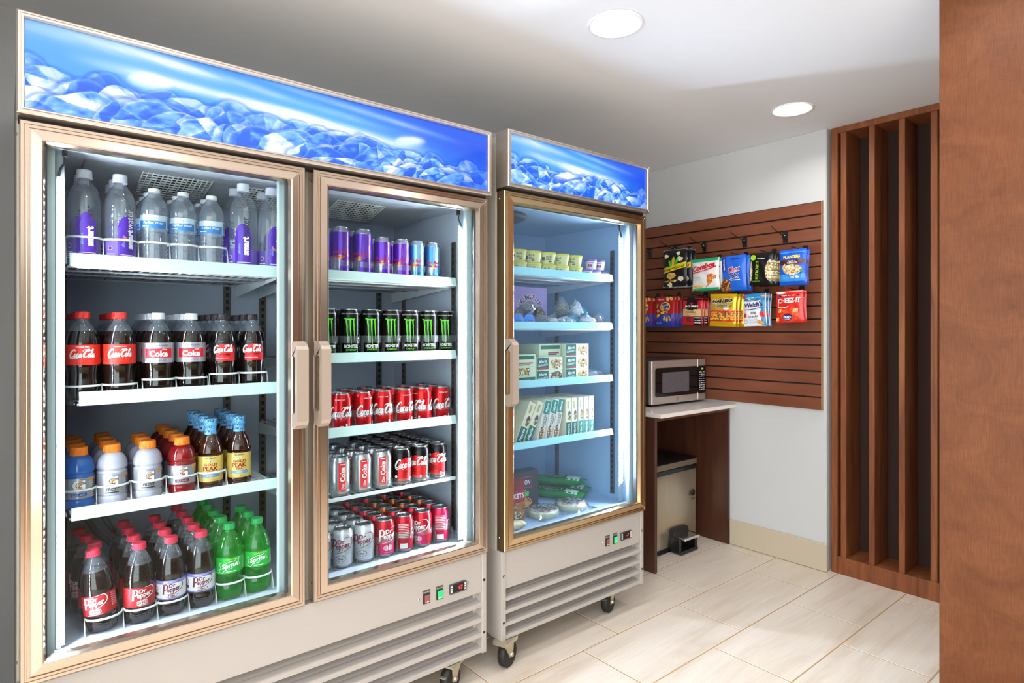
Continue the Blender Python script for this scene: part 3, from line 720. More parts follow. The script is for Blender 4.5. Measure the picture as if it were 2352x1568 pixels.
SL = [(Z(.170), (Z(.163), Z(.197))), (Z(-.187), (Z(-.195), Z(-.161))), (Z(-.479), (Z(-.489), Z(-.4585)))]
shelf(cool, .117, .652, *SL[0]); shelf(cool, .137, .652, *SL[1]); shelf(cool, .12, .652, *SL[2])
SR = [(Z(.170), (Z(.165), Z(.197))), (Z(-.100), (Z(-.108), Z(-.077))), (Z(-.347), (Z(-.355), Z(-.324))), (Z(-.560), None)]
for s_, r_ in SR: shelf(cool, .745, 1.312, s_, r_)
m_railf = mat('pale aqua price channel', '#a9e3e6', 0.3)
SF = [(Z(.235), (Z(.229), Z(.261))), (Z(.008), (Z(.003), Z(.0335))), (Z(-.234), (Z(-.241), Z(-.211))), (Z(-.488), (Z(-.495), Z(-.4665)))]
for i, (s_, r_) in enumerate(SF): shelf(frz, 1.545, 2.205, s_, r_, m=m_railf)

for k, (dx, dz) in enumerate(((0, 0), (.045, .004))):
    MB().tube([(.155+dx, 2.44, Z(-.50)), (.17+dx, 2.42, Z(-.56)), (.22+dx, 2.40, Z(-.66)), (.30+dx, 2.385, Z(-.75)), (.34+dx, 2.38, Z(-.79))], .008, 10).build('drain_hose', clear_mat('cloudy hose', '#c8d0da', body='#8f9aa8', bodyw=.5, ior=1.45, gain=1.6), cool)
# ------------------------------------------------------------------ drinks: prototypes
m_clear = clear_mat('clear PET', '#fafcff', body='#e6ecfa', bodyw=0.10, translucent=0.5, ior=1.5, gain=1.6, rough=0.05)
m_water = clear_mat('clear ribbed water PET', '#f8fbff', body='#eaf2fc', bodyw=0.16, translucent=0.5, ior=1.5, gain=1.9, rough=0.06)
m_cola = mat('dark cola in clear plastic', '#160906', 0.09, coat=0.6)
m_tea = mat('brown tea in glass', '#3a1607', 0.07, coat=0.6)
m_lime = clear_mat('green soda bottle', '#74ec84', body='#2be256', bodyw=0.26, translucent=0.6, ior=1.5, gain=1.4, rough=0.05)
def milky(name, h):
    return clear_mat(name, h, body=h, bodyw=0.86, translucent=0.35, ior=1.5, gain=1.5, rough=0.08)
m_frost = milky('cloudy white drink', '#d9d9ea'); m_gblue = milky('blue sports drink', '#3f86e8'); m_gred = milky('red punch drink', '#a8161e')
P_ = {}
def pm(h, r=0.4, metal=0.0):
    k = (h, r, metal)
    if k not in P_: P_[k] = mat('print %s %.2f %.1f' % (h, r, metal), h, r, metal)
    return P_[k]
WHITE, RED, BLACK = pm('#f4f4f4'), pm('#e01a1f'), pm('#0d0d0f')
def capmesh(r, h, m, z, ribs=30):
    mb = MB(); f = lambda rr, zz, a: rr*(1+(.02 if zz < z+h*.8 else 0)*(1 if int(a/(2*math.pi)*ribs*2+.5) % 2 else -1))
    mb.lathe([(r*.92, z), (r*1.02, z+.001), (r*1.02, z+h*.14), (r, z+h*.18), (r, z+h*.88), (r*.93, z+h), (.0001, z+h)], ribs*2, 0, mod=f, smooth=False)
    return mb.mesh('cap', [m])
def interp(prof):
    def r(z):
        for (r0, z0), (r1, z1) in zip(prof, prof[1:]):
            if z0 <= z <= z1 and z1 > z0: return r0+(r1-r0)*(z-z0)/(z1-z0)
        return prof[-1][0]
    return r
def wrap_print(prof, R):
    rf = interp(prof)
    return lambda x, y, L: ((rf(y)+.0007+.00025*L)*math.sin(x/R), -(rf(y)+.0007+.00025*L)*math.cos(x/R), y)
def petal(r0):
    def f(r, z, a):
        k = max(0, 1-z/.032); return r*(1-.16*k*max(0, math.cos(5*a))**2)
    return f
def smooth_prof(pts, k=3): return [(max(p[0], .0001), p[1]) for p in smooth_line(pts, k)]
def bottle_proto(body, fill, m_liq, m_clr, cap, label, mod=None, extra=None, n=32):
    """body: (r,z) profile; the shell is liquid-coloured below the fill line and clear above"""
    mb = MB(); mis = [0 if (body[i][1]+body[i+1][1])/2 < fill else 1 for i in range(len(body)-1)]
    mb.lathe(body, n, mis=mis, mod=mod, cap0=True)
    if m_liq is not m_clr and fill < body[-1][1]:
        rf = interp(body); mb.lathe([(.0001, fill), (rf(fill)*.97, fill)], n, 0)
    out = [('body', mb.mesh('body', [m_liq, m_clr])), ('cap', cap)]
    if label: out.append(('label', label))
    if extra: out += extra
    return out
ALLP = {}
def proto_cola_bottle(key, capm, kind):
    b = smooth_prof([(.024, .001), (.033, .004), (.0365, .018), (.0375, .034), (.0355, .052), (.0345, .064), (.036, .080), (.0378, .092), (.038, .12), (.038, .147), (.0365, .158), (.0325, .176), (.025, .195), (.0175, .206), (.0145, .211), (.0140, .2165)])
    mb = MB(); R = .038; pr = Print(mb, wrap_print([(.0382, .085), (.0382, .15)], R)); L = math.pi*R; cap = capmesh(.0165, .0185, capm, .216)
    if kind == 'red':
        pr.rect(-L, L, .094, .147, 0, 0, 48); pr.script(COLA, 0, .1225, .056, .025, 1, 3, wd=.13); pr.text('ORIGINAL TASTE', 0, .1415, w=.030, mi=1, bold=.01); pr.text('20 FL OZ (1.25 PT) 591 mL', 0, .0985, w=.034, mi=2)
        for sgn in (1,): pr.script(COLA, L, .1225, .056, .025, 1, 3, wd=.13)
        pr.rect(.052, .058, .098, .112, 1, 1, 2)
        ms = [pm('#ef2b1e'), WHITE, pm('#8c1310')]
    elif kind == 'diet':
        pr.rect(-L, L, .094, .150, 0, 0, 48); pr.rect(-.036, .036, .108, .134, 1, 1, 14); pr.text('Coke', 0, .1195, w=.046, h=.018, mi=2, layer=3, bold=.045); pr.text('Diet', .014, .1312, w=.012, mi=2, layer=4, shear=.3, bold=.02)
        pr.text('NO SUGAR NO CALORIES', 0, .143, w=.046, mi=3, bold=.01); pr.text('20 FL OZ (1.25 PT) 591 mL', 0, .1005, w=.036, mi=3)
        ms = [pm('#b9b7c6', .3, .4), pm('#e0202a'), WHITE, pm('#3b3a44')]
    else:
        pr.rect(-L, L, .094, .150, 0, 0, 48); pr.ell(.006, .125, .030, .020, 1, 1, 28, 3); pr.rect(-.022, .034, .094, .118, 1, 1, 12)
        pr.script(COLA, 0, .129, .054, .024, 2, 3, wd=.13); pr.text('zero sugar', 0.004, .1125, w=.034, mi=0, layer=3, bold=.02); pr.text('ZERO CALORIE COLA', -.004, .1025, w=.038, mi=2, bold=.01); pr.ell(-.045, .128, .005, .005, 3, 1, 14); pr.rect(-.049, -.041, .102, .119, 3, 1, 2)
        ms = [pm('#121014', .3), pm('#e01c24'), WHITE, pm('#6e6c74')]
    ALLP[key] = bottle_proto(b, .180, m_cola, m_clear, cap, mb.mesh('label', ms), petal(.0365))
proto_cola_bottle('cola_red', pm('#e3231d', .35), 'red'); proto_cola_bottle('cola_diet', pm('#dcdbe6', .35), 'diet'); proto_cola_bottle('cola_zero', pm('#1d1218', .35), 'zero')

def dr_logo(pr, cx, cy, s, mi, layer=3, swash=True):
    pr.text('Dr', cx+.001*s, cy+.0095*s, w=.0165*s, h=.0105*s, mi=mi, layer=layer, bold=.03, shear=.12, rot=.12); pr.text('epper', cx+.0055*s, cy-.0040*s, w=.033*s, h=.0135*s, mi=mi, layer=layer, bold=.03, shear=.12, rot=.12)
    pr.line([(cx-.0205*s, cy-.0135*s), (cx-.0195*s, cy), (cx-.0185*s, cy+.0125*s)], .0046*s, mi, layer); pr.line([(cx-.0215*s, cy+.012*s), (cx-.0135*s, cy+.0135*s), (cx-.0095*s, cy+.008*s), (cx-.0125*s, cy+.0005*s), (cx-.019*s, cy-.001*s)], .0034*s, mi, layer)
    if swash: pr.line([(cx+.006*s, cy+.017*s), (cx+.022*s, cy+.018*s), (cx+.029*s, cy+.008*s), (cx+.024*s, cy-.004*s), (cx+.004*s, cy-.014*s), (cx-.014*s, cy-.018*s)], .0022*s, mi, layer, taper=True)
def proto_pepper_bottle(key, diet):
    b = smooth_prof([(.024, .001), (.033, .004), (.0368, .018), (.0375, .030), (.0360, .044), (.0372, .050), (.0372, .100), (.0376, .112), (.0365, .124), (.0335, .144), (.027, .166), (.0195, .182), (.0145, .191), (.0140, .196)])
    mb = MB(); R = .0372; pr = Print(mb, wrap_print([(.0374, .04), (.0374, .12)], R)); L = math.pi*R
    pr.rect(-L, L, .049, .101, 0, 0, 48)
    if diet:
        pr.rect(-L, L, .092, .101, 2, 1, 48); pr.rect(-L, L, .049, .0525, 2, 1, 48); pr.text('BUY 3 - GET Fanatics', 0, .0965, w=.040, mi=3, layer=2); dr_logo(pr, 0, .077, 1.0, 1)
        pr.line(ov(0, .0585, .015, .0055, 200, 500, 12), .0013, 1, 3); pr.text('Diet', 0, .0585, w=.016, mi=1, bold=.03); pr.text('20 FL OZ (1.25 PT) 591 mL', 0, .0508, w=.034, h=.002, mi=3, layer=2)
        pr.line(ov(-.043, .078, .006, .006, 0, 360, 12), .0012, 1, 2, closed=False); pr.rect(-.05, -.036, .060, .0685, 1, 1, 3); ms = [pm('#ecebf2'), pm('#6e1d33'), pm('#8585cf'), WHITE]
    else:
        dr_logo(pr, 0, .0815, 1.05, 1); pr.text('23', 0, .0595, w=.010, mi=1, bold=.03)
        for q in (.0075, .0105, .0135): pr.line(ov(0, .0595, q, q*.55, 100, 260, 8), .0011, 1, 2); pr.line(ov(0, .0595, q, q*.55, -80, 80, 8), .0011, 1, 2)
        pr.text('20 FL OZ (1.25 PT) 591 mL', 0, .0515, w=.034, h=.0022, mi=1)
        for k in range(7): pr.rect(.040, .062, .062+.0052*k, .0645+.0052*k, 2, 1, 4)
        ms = [pm('#b8131f'), WHITE, pm('#e9a9a9')]
    ALLP[key] = bottle_proto(b, .158, m_cola, m_clear, capmesh(.0165, .0175, pm('#dd2b4c', .35), .196), mb.mesh('label', ms), petal(.037))
proto_pepper_bottle('pepper', False); proto_pepper_bottle('pepper_diet', True)

b = smooth_prof([(.024, .001), (.033, .004), (.0375, .020), (.038, .036), (.0355, .050), (.0372, .066), (.0385, .078), (.0385, .128), (.038, .140), (.0345, .156), (.026, .178), (.018, .192), (.0145, .198), (.0140, .203)])
mb = MB(); R = .0385; pr = Print(mb, wrap_print([(.0387, .07), (.0387, .14)], R)); L = math.pi*R
pr.rect(-L, L, .082, .128, 0, 0, 48); pr.text('LEMON-LIME', 0.004, .123, w=.028, mi=2, layer=3, bold=.01, rot=.10); pr.text('Sprite', 0, .104, w=.044, h=.017, mi=1, layer=3, bold=.035, shear=.25, rot=.20)
pr.line([(-.030, .088), (-.024, .100), (-.030, .112), (-.014, .110), (.000, .1165), (.012, .116), (.027, .125), (.024, .112), (.030, .102), (.018, .104), (.002, .096), (-.014, .092), (-.020, .084)], .0014, 1, 3, k=1, closed=True)
pr.rect(-.01, .016, .0865, .0885, 1, 1, 3); pr.rect(.045, .052, .085, .122, 1, 1, 2)
ALLP['lime'] = bottle_proto(b, .18, m_lime, m_lime, capmesh(.0165, .0175, pm('#0f9a4a', .35), .203), mb.mesh('label', [pm('#12b23c'), WHITE, pm('#d6e62c')]), petal(.037))

def proto_sport(key, m_liq, stripe, word):
    b = smooth_prof([(.026, .001), (.034, .003), (.0365, .012), (.0365, .020), (.035, .026), (.0362, .032), (.0362, .082), (.0368, .088), (.0335, .093), (.0368, .099), (.0372, .106), (.034, .122), (.027, .134), (.0195, .139), (.0185, .142)])
    mb = MB(); R = .0362; pr = Print(mb, wrap_print([(.0364, .02), (.0364, .1)], R)); L = math.pi*R
    pr.rect(-L, L, .030, .084, 0, 0, 48)
    pr.text('G', 0, .066, w=.031, h=.031, mi=2, layer=2, bold=.07); pr.text('G', 0, .066, w=.029, h=.029, mi=1, layer=3, bold=.035)
    pr.poly([(-.0055, .0575), (.0005, .0655), (-.0035, .0655), (.0065, .0745), (.0045, .0675), (.0085, .0675)], 3, 5)
    if word == 'FROST': pr.text('FROST', .002, .0435, w=.030, h=.008, mi=2, layer=3, bold=.03, shear=.2); pr.rect(-.016, .016, .0335, .0365, 2, 2, 5)
    else: pr.rect(-.018, .018, .036, .0445, 4, 2, 6); pr.text(word, 0, .0402, w=.026, h=.0045, mi=1, layer=3)
    for k in range(8): pr.rect(.037, .056, .034+.0055*k, .0365+.0055*k, 2, 1, 4)
    pr.ell(.030, .078, .004, .006, 3, 2, 10)
    ALLP[key] = bottle_proto(b, 1, m_liq, m_liq, capmesh(.0205, .0225, pm('#f07c14', .35), .140, 36), mb.mesh('label', [pm('#b9b9c3', .28, .6), WHITE, pm('#2a2a2e'), pm('#f08418'), pm(stripe)]), None)
proto_sport('sport_blue', m_gblue, '#2d5fae', 'COOL BLUE'); proto_sport('sport_white', m_frost, '#888894', 'FROST'); proto_sport('sport_red', m_gred, '#6e1420', 'FRUIT PUNCH')

b = smooth_prof([(.024, .001), (.033, .003), (.0352, .012), (.0352, .020), (.0342, .024), (.0342, .101), (.0352, .107), (.0345, .118), (.030, .136), (.022, .152), (.0165, .166), (.0155, .185), (.0175, .190), (.0165, .194)])
mb = MB(); R = .0342; _tw = wrap_print([(.0344, .02), (.0344, .12)], R); pr = Print(mb, lambda x, y, L: _tw(x*1.1, .025+(y-.025)*1.17, L)); L = math.pi*R/1.1
pr.rect(-L, L, .025, .089, 0, 0, 48); pr.text('REAL BREWED', 0, .0845, w=.024, h=.003, mi=3, bold=.02); pr.poly([(-.022, .072), (-.008, .0775), (.0, .0815), (.009, .078), (.022, .072), (0, .0735)], 4, 1); pr.poly([(-.007, .0778), (0, .0815), (.008, .0782), (0, .0765)], 5, 2)
pr.text('GOLD', 0, .068, w=.033, h=.0065, mi=1, bold=.03); pr.text('PEAK', 0, .058, w=.036, h=.011, mi=1, bold=.03); pr.text('TEA', 0, .0485, w=.018, h=.0055, mi=1, bold=.02)
pr.rect(-.024, .024, .0355, .0435, 2, 1, 8); pr.text('SWEET', 0, .0395, w=.018, h=.0035, mi=6); pr.text('18.5 FL OZ (1.16 PT) 547 mL', 0, .029, w=.036, h=.0022, mi=3)
m_seal = mat('blue scroll seal', '#5aa2da', 0.3); nn, ll, pp = nodes(m_seal); tc = nn.new('ShaderNodeTexCoord'); vo = nn.new('ShaderNodeTexVoronoi'); vo.inputs['Scale'].default_value = 95; ll.new(tc.outputs['Object'], vo.inputs['Vector'])
cr = nn.new('ShaderNodeValToRGB'); cr.color_ramp.interpolation = 'CONSTANT'; cr.color_ramp.elements[0].color = (*hexc('#66aee0'), 1); cr.color_ramp.elements[1].position = .36; cr.color_ramp.elements[1].color = (*hexc('#22406e'), 1)
e3 = cr.color_ramp.elements.new(.5); e3.color = (*hexc('#66aee0'), 1); ll.new(vo.outputs['Distance'], cr.inputs['Fac']); ll.new(cr.outputs[0], pp.inputs['Base Color'])
seal = MB().lathe(smooth_prof([(.0178, .163), (.0168, .168), (.0160, .184), (.0188, .188), (.0192, .192), (.0192, .207), (.0175, .210), (.0001, .210)]), 28).mesh('cap', [m_seal])
ALLP['tea'] = bottle_proto(b, 1, m_tea, m_tea, seal, mb.mesh('label', [pm('#e3bf62'), pm('#8e1d14'), pm('#6f9fd0'), pm('#3b2410'), pm('#4f9a3a'), pm('#8fc3e6'), WHITE]))

def proto_smart(key, h, r, lab):
    z = h/.255
    b = smooth_prof([(r*.7, .001), (r*.95, .004), (r, .014), (r, .05*z), (r, .14*z), (r*.99, .165*z), (r*.93, .185*z), (r*.75, .207*z), (r*.46, .222*z), (.0140, .228*z), (.0140, .234*z)])
    mb = MB(); pr = Print(mb, wrap_print([(r*1.004, 0), (r*1.004, .2)], r)); L = math.pi*r
    pr.rect(-L, L, .012, .068*z, 4, 0, 40); pr.ell(.004, .098*z, .022, .040*z, 0, 1, 28, 3); pr.rect(-.018, .026, .012, .10*z, 0, 1, 10);
    pr.text('smart', .012, .076*z, w=.052*z, h=.017, mi=1, layer=4, bold=.05, rot=math.pi/2); pr.text('water', .012, .130*z, w=.052*z, h=.016, mi=1 if lab else 2, layer=4, rot=math.pi/2); pr.text('alkaline', -.006, .068*z, w=.03, mi=3, layer=4, rot=math.pi/2)
    pr.ell(-.036, .050, .006, .006, 1, 2, 14); pr.ell(-.036, .050, .005, .005, 0, 3, 14)
    for k in range(4): pr.rect(-.048, -.026, .018+.005*k, .020+.005*k, 1, 2, 4)
    for k in range(3): pr.rect(-.012, .026, .018+.007*k, .0195+.007*k, 1, 2, 5)
    if lab: pr.poly([(-.02, .078), (-.004, .085), (.004, .079), (.018, .084), (.006, .074), (-.008, .076)], 5, 3)
    ALLP[key] = bottle_proto(b, 1, m_clear, m_clear, capmesh(.0175, .024, pm('#dfe2f2', .35), h-.0245), mb.mesh('label', [clear_mat('purple film', '#7a4bd0', body='#5a2bb8', bodyw=.8), WHITE, pm('#26203c'), pm('#7fb0ee'), clear_mat('pale violet film', '#c2b4f0', body='#8a70d8', bodyw=.5), pm('#f26a3c')]))
proto_smart('smart', .256, .0375, 0); proto_smart('smart_b', .256, .0375, 1); proto_smart('smart_big', .277, .041, 0); proto_smart('smart_big_b', .277, .041, 1)
b = [(.022, .001), (.031, .004)]
for k in range(9): b += [(.0347, .012+.011*k), (.0318, .0175+.011*k)]
b += [(.0348, .112), (.0348, .150), (.0340, .156), (.0352, .160)]+[(.0345, .170), (.029, .192), (.019, .208), (.0145, .213), (.0145, .218)]
mb = MB(); R = .0348; pr = Print(mb, wrap_print([(.0350, .1), (.0350, .16)], R)); L = math.pi*R
pr.rect(-L, L, .113, .150, 3, 0, 48); pr.rect(-.040, .034, .113, .1255, 0, 1, 14); pr.poly([(-.040, .1255), (-.03, .139), (-.012, .137), (.004, .144), (.02, .138), (.034, .140), (.034, .1255)], 4, 1); pr.rect(-.040, .034, .1235, .134, 0, 2, 14)
pr.text('Purified Water', 0.001, .1285, w=.050, h=.0075, mi=1, layer=4, bold=.015); pr.rect(-.03, -.01, .117, .119, 1, 3, 4); pr.ell(-.012, .1385, .0028, .0028, 1, 3, 10); pr.rect(-.008, .014, .137, .139, 1, 3, 4)
for k in range(9): pr.rect(.0375+.0017*k, .0382+.0017*k, .116, .146, 2, 3, 1)
ALLP['water'] = bottle_proto(b, 1, m_water, m_water, capmesh(.0150, .0125, pm('#eef2f6', .35), .2165), mb.mesh('label', [pm('#2f7cc8'), WHITE, pm('#23354c'), pm('#c9dff2'), pm('#7db4e4')]))

# ---- cans
m_lid = mat('can end aluminium', '#b9bcc2', 0.22, 0.9)
def can_proto(key, r, h, m_body, pf, ms, neck=.82):
    b = [(r*.70, .0), (r*.78, .001), (r*.90, .006), (r, .013), (r, h-.018), (r*.97, h-.013), (r*neck*1.02, h-.004), (r*neck*1.02, h-.001)]
    mb = MB(); mb.lathe(b, 32, 0, mis=[1, 1, 1]+[0]*(len(b)-4), cap0=True)
    pr = Print(mb, wrap_print([(r*1.003, 0), (r*1.003, h-.016)], r)); pf(pr, r, h)
    lid = MB(); q = r*neck; lid.lathe([(q*1.0, h-.004), (q*1.05, h-.0025), (q*1.05, h), (q*.99, h+.0006), (q*.95, h-.001), (q*.92, h-.006), (q*.84, h-.0065), (q*.82, h-.005), (.0001, h-.005)], 32)
    tab = MB(); tab.prism([(x*.5, y*.5) for x, y in rr2(-q*.34, q*.34, -q*.30, q*.95, q*.28)], h-.0048, h-.0032, 'z', 0); tab.lathe([(.0022, h-.0034), (.0018, h-.0026), (.0001, h-.0024)], 8)
    ALLP[key] = [('body', mb.mesh('body', [m_body, m_lid]+ms)), ('lid', lid.mesh('lid', [m_lid])), ('pull_tab', tab.mesh('pull_tab', [m_lid]))]
def p_cola(rot):
    def f(pr, r, h): 
        pr.script(COLA, rot, h*.50, .088, .040, 2, 2, wd=.12); pr.script(COLA, rot+math.pi*r*.98, h*.50, .088, .040, 2, 2, wd=.12); pr.text('ORIGINAL TASTE', rot-.004, h*.84, w=.034, h=.0035, mi=2, bold=.01)
        pr.rect(rot+.016, rot+.022, .018, .028, 2, 1, 1); pr.rect(rot-.004, rot+.008, .019, .021, 2, 1, 2)
    return f
m_redcan = pm('#d4141c', .25, .55)
for i, rt in enumerate((.0, .026, .006, .020, -.030, .014)): can_proto('can_cola%d' % i, .0345, .130, m_redcan, p_cola(rt), [WHITE])
def p_zero(rot):
    def f(pr, r, h):
        pr.ell(rot, h*.50, .034, .034, 2, 0, 28, 4); pr.rect(rot-.034, rot+.034, .016, h*.5, 2, 0, 12); pr.script(COLA, rot, h*.58, .084, .036, 3, 3, wd=.12); pr.text('zero', rot-.006, h*.37, w=.016, mi=4, layer=3, bold=.03); pr.text('sugar', rot-.006, h*.30, w=.016, mi=4, layer=3, bold=.02)
        pr.ell(rot-.040, h*.25, .005, .005, 3, 1, 12); pr.rect(rot+.012, rot+.018, .018, .028, 3, 2, 1)
    return f
m_blkcan = pm('#121116', .25, .5)
for i, rt in enumerate((.022, -.012, -.004)): can_proto('can_zero%d' % i, .0345, .130, m_blkcan, p_zero(rt), [pm('#e01a24', .3, .3), WHITE, BLACK])
def p_dietcan(rot):
    def f(pr, r, h):
        pr.rect(rot-.0125, rot+.0125, .016, h-.017, 2, 0, 6); pr.text('Coke', rot+.001, h*.57, w=.048, h=.017, mi=3, layer=3, bold=.045, rot=math.pi/2); pr.text('Diet', rot+.002, h*.27, w=.020, h=.010, mi=3, layer=3, shear=.25, bold=.02, rot=math.pi/2); pr.rect(rot-.008, rot+.008, h-.024, h-.021, 3, 2, 3)
        pr.rect(rot+.0125, rot+.0138, .016, h-.017, 3, 0, 1)
    return f
m_silcan = pm('#c3c6cc', .25, .75)
for i, rt in enumerate((.008, .010, .004)): can_proto('can_diet%d' % i, .0345, .130, m_silcan, p_dietcan(rt), [pm('#e0202a'), WHITE])
def p_pep(rot, back=False, diet=False):
    def f(pr, r, h):
        if back:
            for k in range(9): pr.rect(-.018, .018, h*.42+.0058*k, h*.42+.0058*k+.0026, 2, 1, 5)
            pr.rect(-.012, .014, .016, .034, 3, 1, 5); dr_logo(pr, .052, h*.52, 1.2, 2)
        else:
            if not diet: pr.ell(rot, h*.30, .030, .026, 4, 0, 26, 3); pr.rect(rot-.030, rot+.030, .015, h*.30, 4, 0, 12)
            dr_logo(pr, rot, h*.60, 1.45, 2)
            for q in ((.0085, .012, .0155) if not diet else (.016,)): pr.line(ov(rot, h*.27, q, q*.62, 100, 260, 8), .0013, 2, 2); pr.line(ov(rot, h*.27, q, q*.62, -80, 80, 8), .0013, 2, 2)
            pr.text('Diet' if diet else '23', rot, h*.27, w=.016 if diet else .012, mi=2, bold=.03); dr_logo(pr, rot+math.pi*r, h*.60, 1.45, 2)
            pr.text('12 FL OZ (355 mL)', rot, .019, w=.026, mi=2)
    return f
m_pepcan = pm('#c4122c', .28, .5); m_pdcan = pm('#d5dbe4', .3, .35)
can_proto('can_pep0', .0345, .130, m_pepcan, p_pep(.014), [WHITE, pm('#e8e8ea'), pm('#e0206a', .3, .4)]); can_proto('can_pep1', .0345, .130, m_pepcan, p_pep(0, True), [pm('#f0c8cc'), pm('#e8e8ea'), pm('#e0206a', .3, .4)])
can_proto('can_pep2', .0345, .130, m_pepcan, p_pep(-.018), [WHITE, pm('#e8e8ea'), pm('#e0206a', .3, .4)]); can_proto('can_pep3', .0345, .130, pm('#d01a4a', .28, .5), p_pep(0, True), [pm('#f0c8cc'), pm('#e8e8ea'), pm('#e0206a', .3, .4)])
can_proto('can_pepd', .0345, .130, m_pdcan, p_pep(-.006, False, True), [pm('#7a1d3c'), WHITE])
can_proto('can_orange', .0345, .130, pm('#c4581c', .28, .5), p_pep(0, True), [pm('#f0c8cc'), pm('#e8e8ea')])
def p_mon(rot):
    def f(pr, r, h):
        for dx, l0, w in ((-.012, .030, .0058), (.0, .020, .0062), (.011, .034, .0050)):
            R = random.Random(int(dx*1e4)); z = h*.80; pts = [(rot+dx+R.uniform(-.0008, .0008)+.0005*k, z-(h*.80-l0-.030)*k/7) for k in range(8)]; pr.line(pts, (w, .0012), 2, 2)
        pr.line([(rot-.020, h*.815), (rot-.012, h*.80), (rot-.004, h*.79), (rot+.002, h*.80), (rot+.010, h*.79), (rot+.016, h*.805)], .0045, 2, 2)
        pr.text('MONSTER', rot+.004, h*.255, w=.046, h=.0115, mi=3, bold=.02); pr.text('ENERGY', rot+.004, h*.185, w=.034, h=.006, mi=2, bold=.01, space=1.25); pr.text('ZERO TAURINE ADDED', rot, h*.905, w=.06, h=.0035, mi=3)
    return f
for i, rt in enumerate((.004, .004, .003, .0, -.002, -.004)): can_proto('can_claw%d' % i, .0350, .170, pm('#0c0d0e', .25, .5), p_mon(rt), [pm('#5fe01e'), WHITE], neck=.84)
def p_bull(dark):
    def f(pr, r, h):
        L = math.pi*r; pr.rect(-L, 0, h*.44, h-.019, 2, 0, 20); pr.rect(0, L, .012, h*.44, 2, 0, 20); pr.rect(0, L, h*.44, h-.019, 3, 0, 20)
        pr.poly([(-.004, .014), (.008, .014), (.016, h-.02), (.008, h-.02)], 2 if dark else 3, 1)
        pr.text('Red Bull', 0, h*.52, w=.050, h=.011, mi=4, layer=3, bold=.03); pr.ell(0, h*.42, .0075, .0075, 5, 2, 18)
        for s_ in (-1, 1): pr.poly([(s_*.002, h*.43), (s_*.010, h*.455), (s_*.018, h*.44), (s_*.020, h*.40), (s_*.014, h*.415), (s_*.008, h*.39)], 4, 4)
        pr.text('ENERGY DRINK', 0, h*.33, w=.030, h=.003, mi=4, layer=3)
    return f
can_proto('can_bull_tall', .0315, .180, pm('#a9a6c4', .25, .7), p_bull(1), [pm('#5b2fae', .28, .6), pm('#7a4bd0', .28, .6), pm('#c81e3c'), pm('#f0b82a')])
can_proto('can_bull_purple', .0285, .160, pm('#a9a6c4', .25, .7), p_bull(1), [pm('#6a2fc0', .28, .6), pm('#8a5bd8', .28, .6), pm('#c81e3c'), pm('#f0b82a')])
can_proto('can_bull_blue', .0285, .160, pm('#a9bcd8', .25, .7), p_bull(0), [pm('#3e86d2', .28, .6), pm('#8fc0ea', .28, .6), pm('#c81e3c'), pm('#f0b82a')])

def inst(key, name, loc, label, cat, group=None, rz=None, tilt=None, face=True):
    if rz is None: rz = 0.0
    if face: rz += -math.atan2(loc[0], loc[1])
    e = empty(name, loc, rz)
    if tilt: e.rotation_euler = (tilt[0], tilt[1], rz)
    for nm, me in ALLP[key]:
        o = bpy.data.objects.new(nm, me); COL.objects.link(o); o.parent = e
    tag(e, label, cat, group); return e

# ------------------------------------------------------------------ drinks: placing
RJ = random.Random(7)
def column(key, name, x, y0, z, n, pitch, what, cat, group, first=None, dx=0.0, rz=0.0, tilt0=None, keys=None, lift=0.0):
    """a lane of drinks from the glass to the back; what: phrase for the lane, used in every label"""
    for i in range(n):
        lab = ('front ' if i == 0 else ordn(i)+' from front ')+what if first is None or i else first
        k = keys[i] if keys and i < len(keys) else key
        inst(k, name, (x+dx*i+(RJ.uniform(-.001, .001) if i else 0), y0+pitch*i, z+.0004+(lift if i == 0 else 0)), lab, cat, group, rz=rz+(RJ.uniform(-.5, .5) if i else 0), tilt=tilt0 if i == 0 else None)
e0 = .001
zt = SL[0][0]
g = 'water bottles on the top shelf'
column('smart', 'water_bottle', .157, 1.985, zt, 2, .079, 'purple-label water bottle beside the light strip', 'bottle', g)
column('smart_b', 'water_bottle', .2376, 1.985, zt, 3, .079, 'purple-label water bottle with orange mark, second lane', 'bottle', g, rz=.35)
for i, x in enumerate((.320, .3935, .4695)): column('water', 'water_bottle', x, 1.982, zt, 4, .074, 'small ribbed blue-label water bottle, %s such lane from light strip' % ordn(i), 'bottle', g, rz=-.08)
column('smart_big', 'water_bottle', .5575, 1.972, zt, 2, .087, 'tall purple-label water bottle next to the small blue-label ones', 'bottle', g, rz=-.12)
column('smart_big_b', 'water_bottle', .642, 1.972, zt, 2, .087, 'tall purple-label water bottle beside the door handle edge', 'bottle', g, rz=.2)
zt = SL[1][0]; g = 'cola bottles on the second shelf'
for i, (u, x) in enumerate((('cola_red', .153), ('cola_red', .236), ('cola_diet', .330), ('cola_diet', .415), ('cola_zero', .502), ('cola_zero', .586))):
    nm = {'cola_red': 'red-cap red-label cola bottle', 'cola_diet': 'white-cap silver-label diet cola bottle', 'cola_zero': 'black-cap black-label cola bottle'}[u]
    column(u, 'soda_bottle', x, 1.983, zt, 5, .080, nm+', %s of two lanes' % ('first', 'second')[i % 2], 'bottle', g, rz=(.0, .06, .03, .0, .05, .05)[i])
zt = SL[2][0]; g = 'sports drinks and teas on the third shelf'
column('sport_blue', 'sports_drink_bottle', .1465, 2.012, zt, 4, .077, 'blue sports drink bottle with orange cap', 'bottle', g)
column('sport_white', 'sports_drink_bottle', .222, 2.012, zt, 4, .077, 'white sports drink bottle next to the blue ones', 'bottle', g)
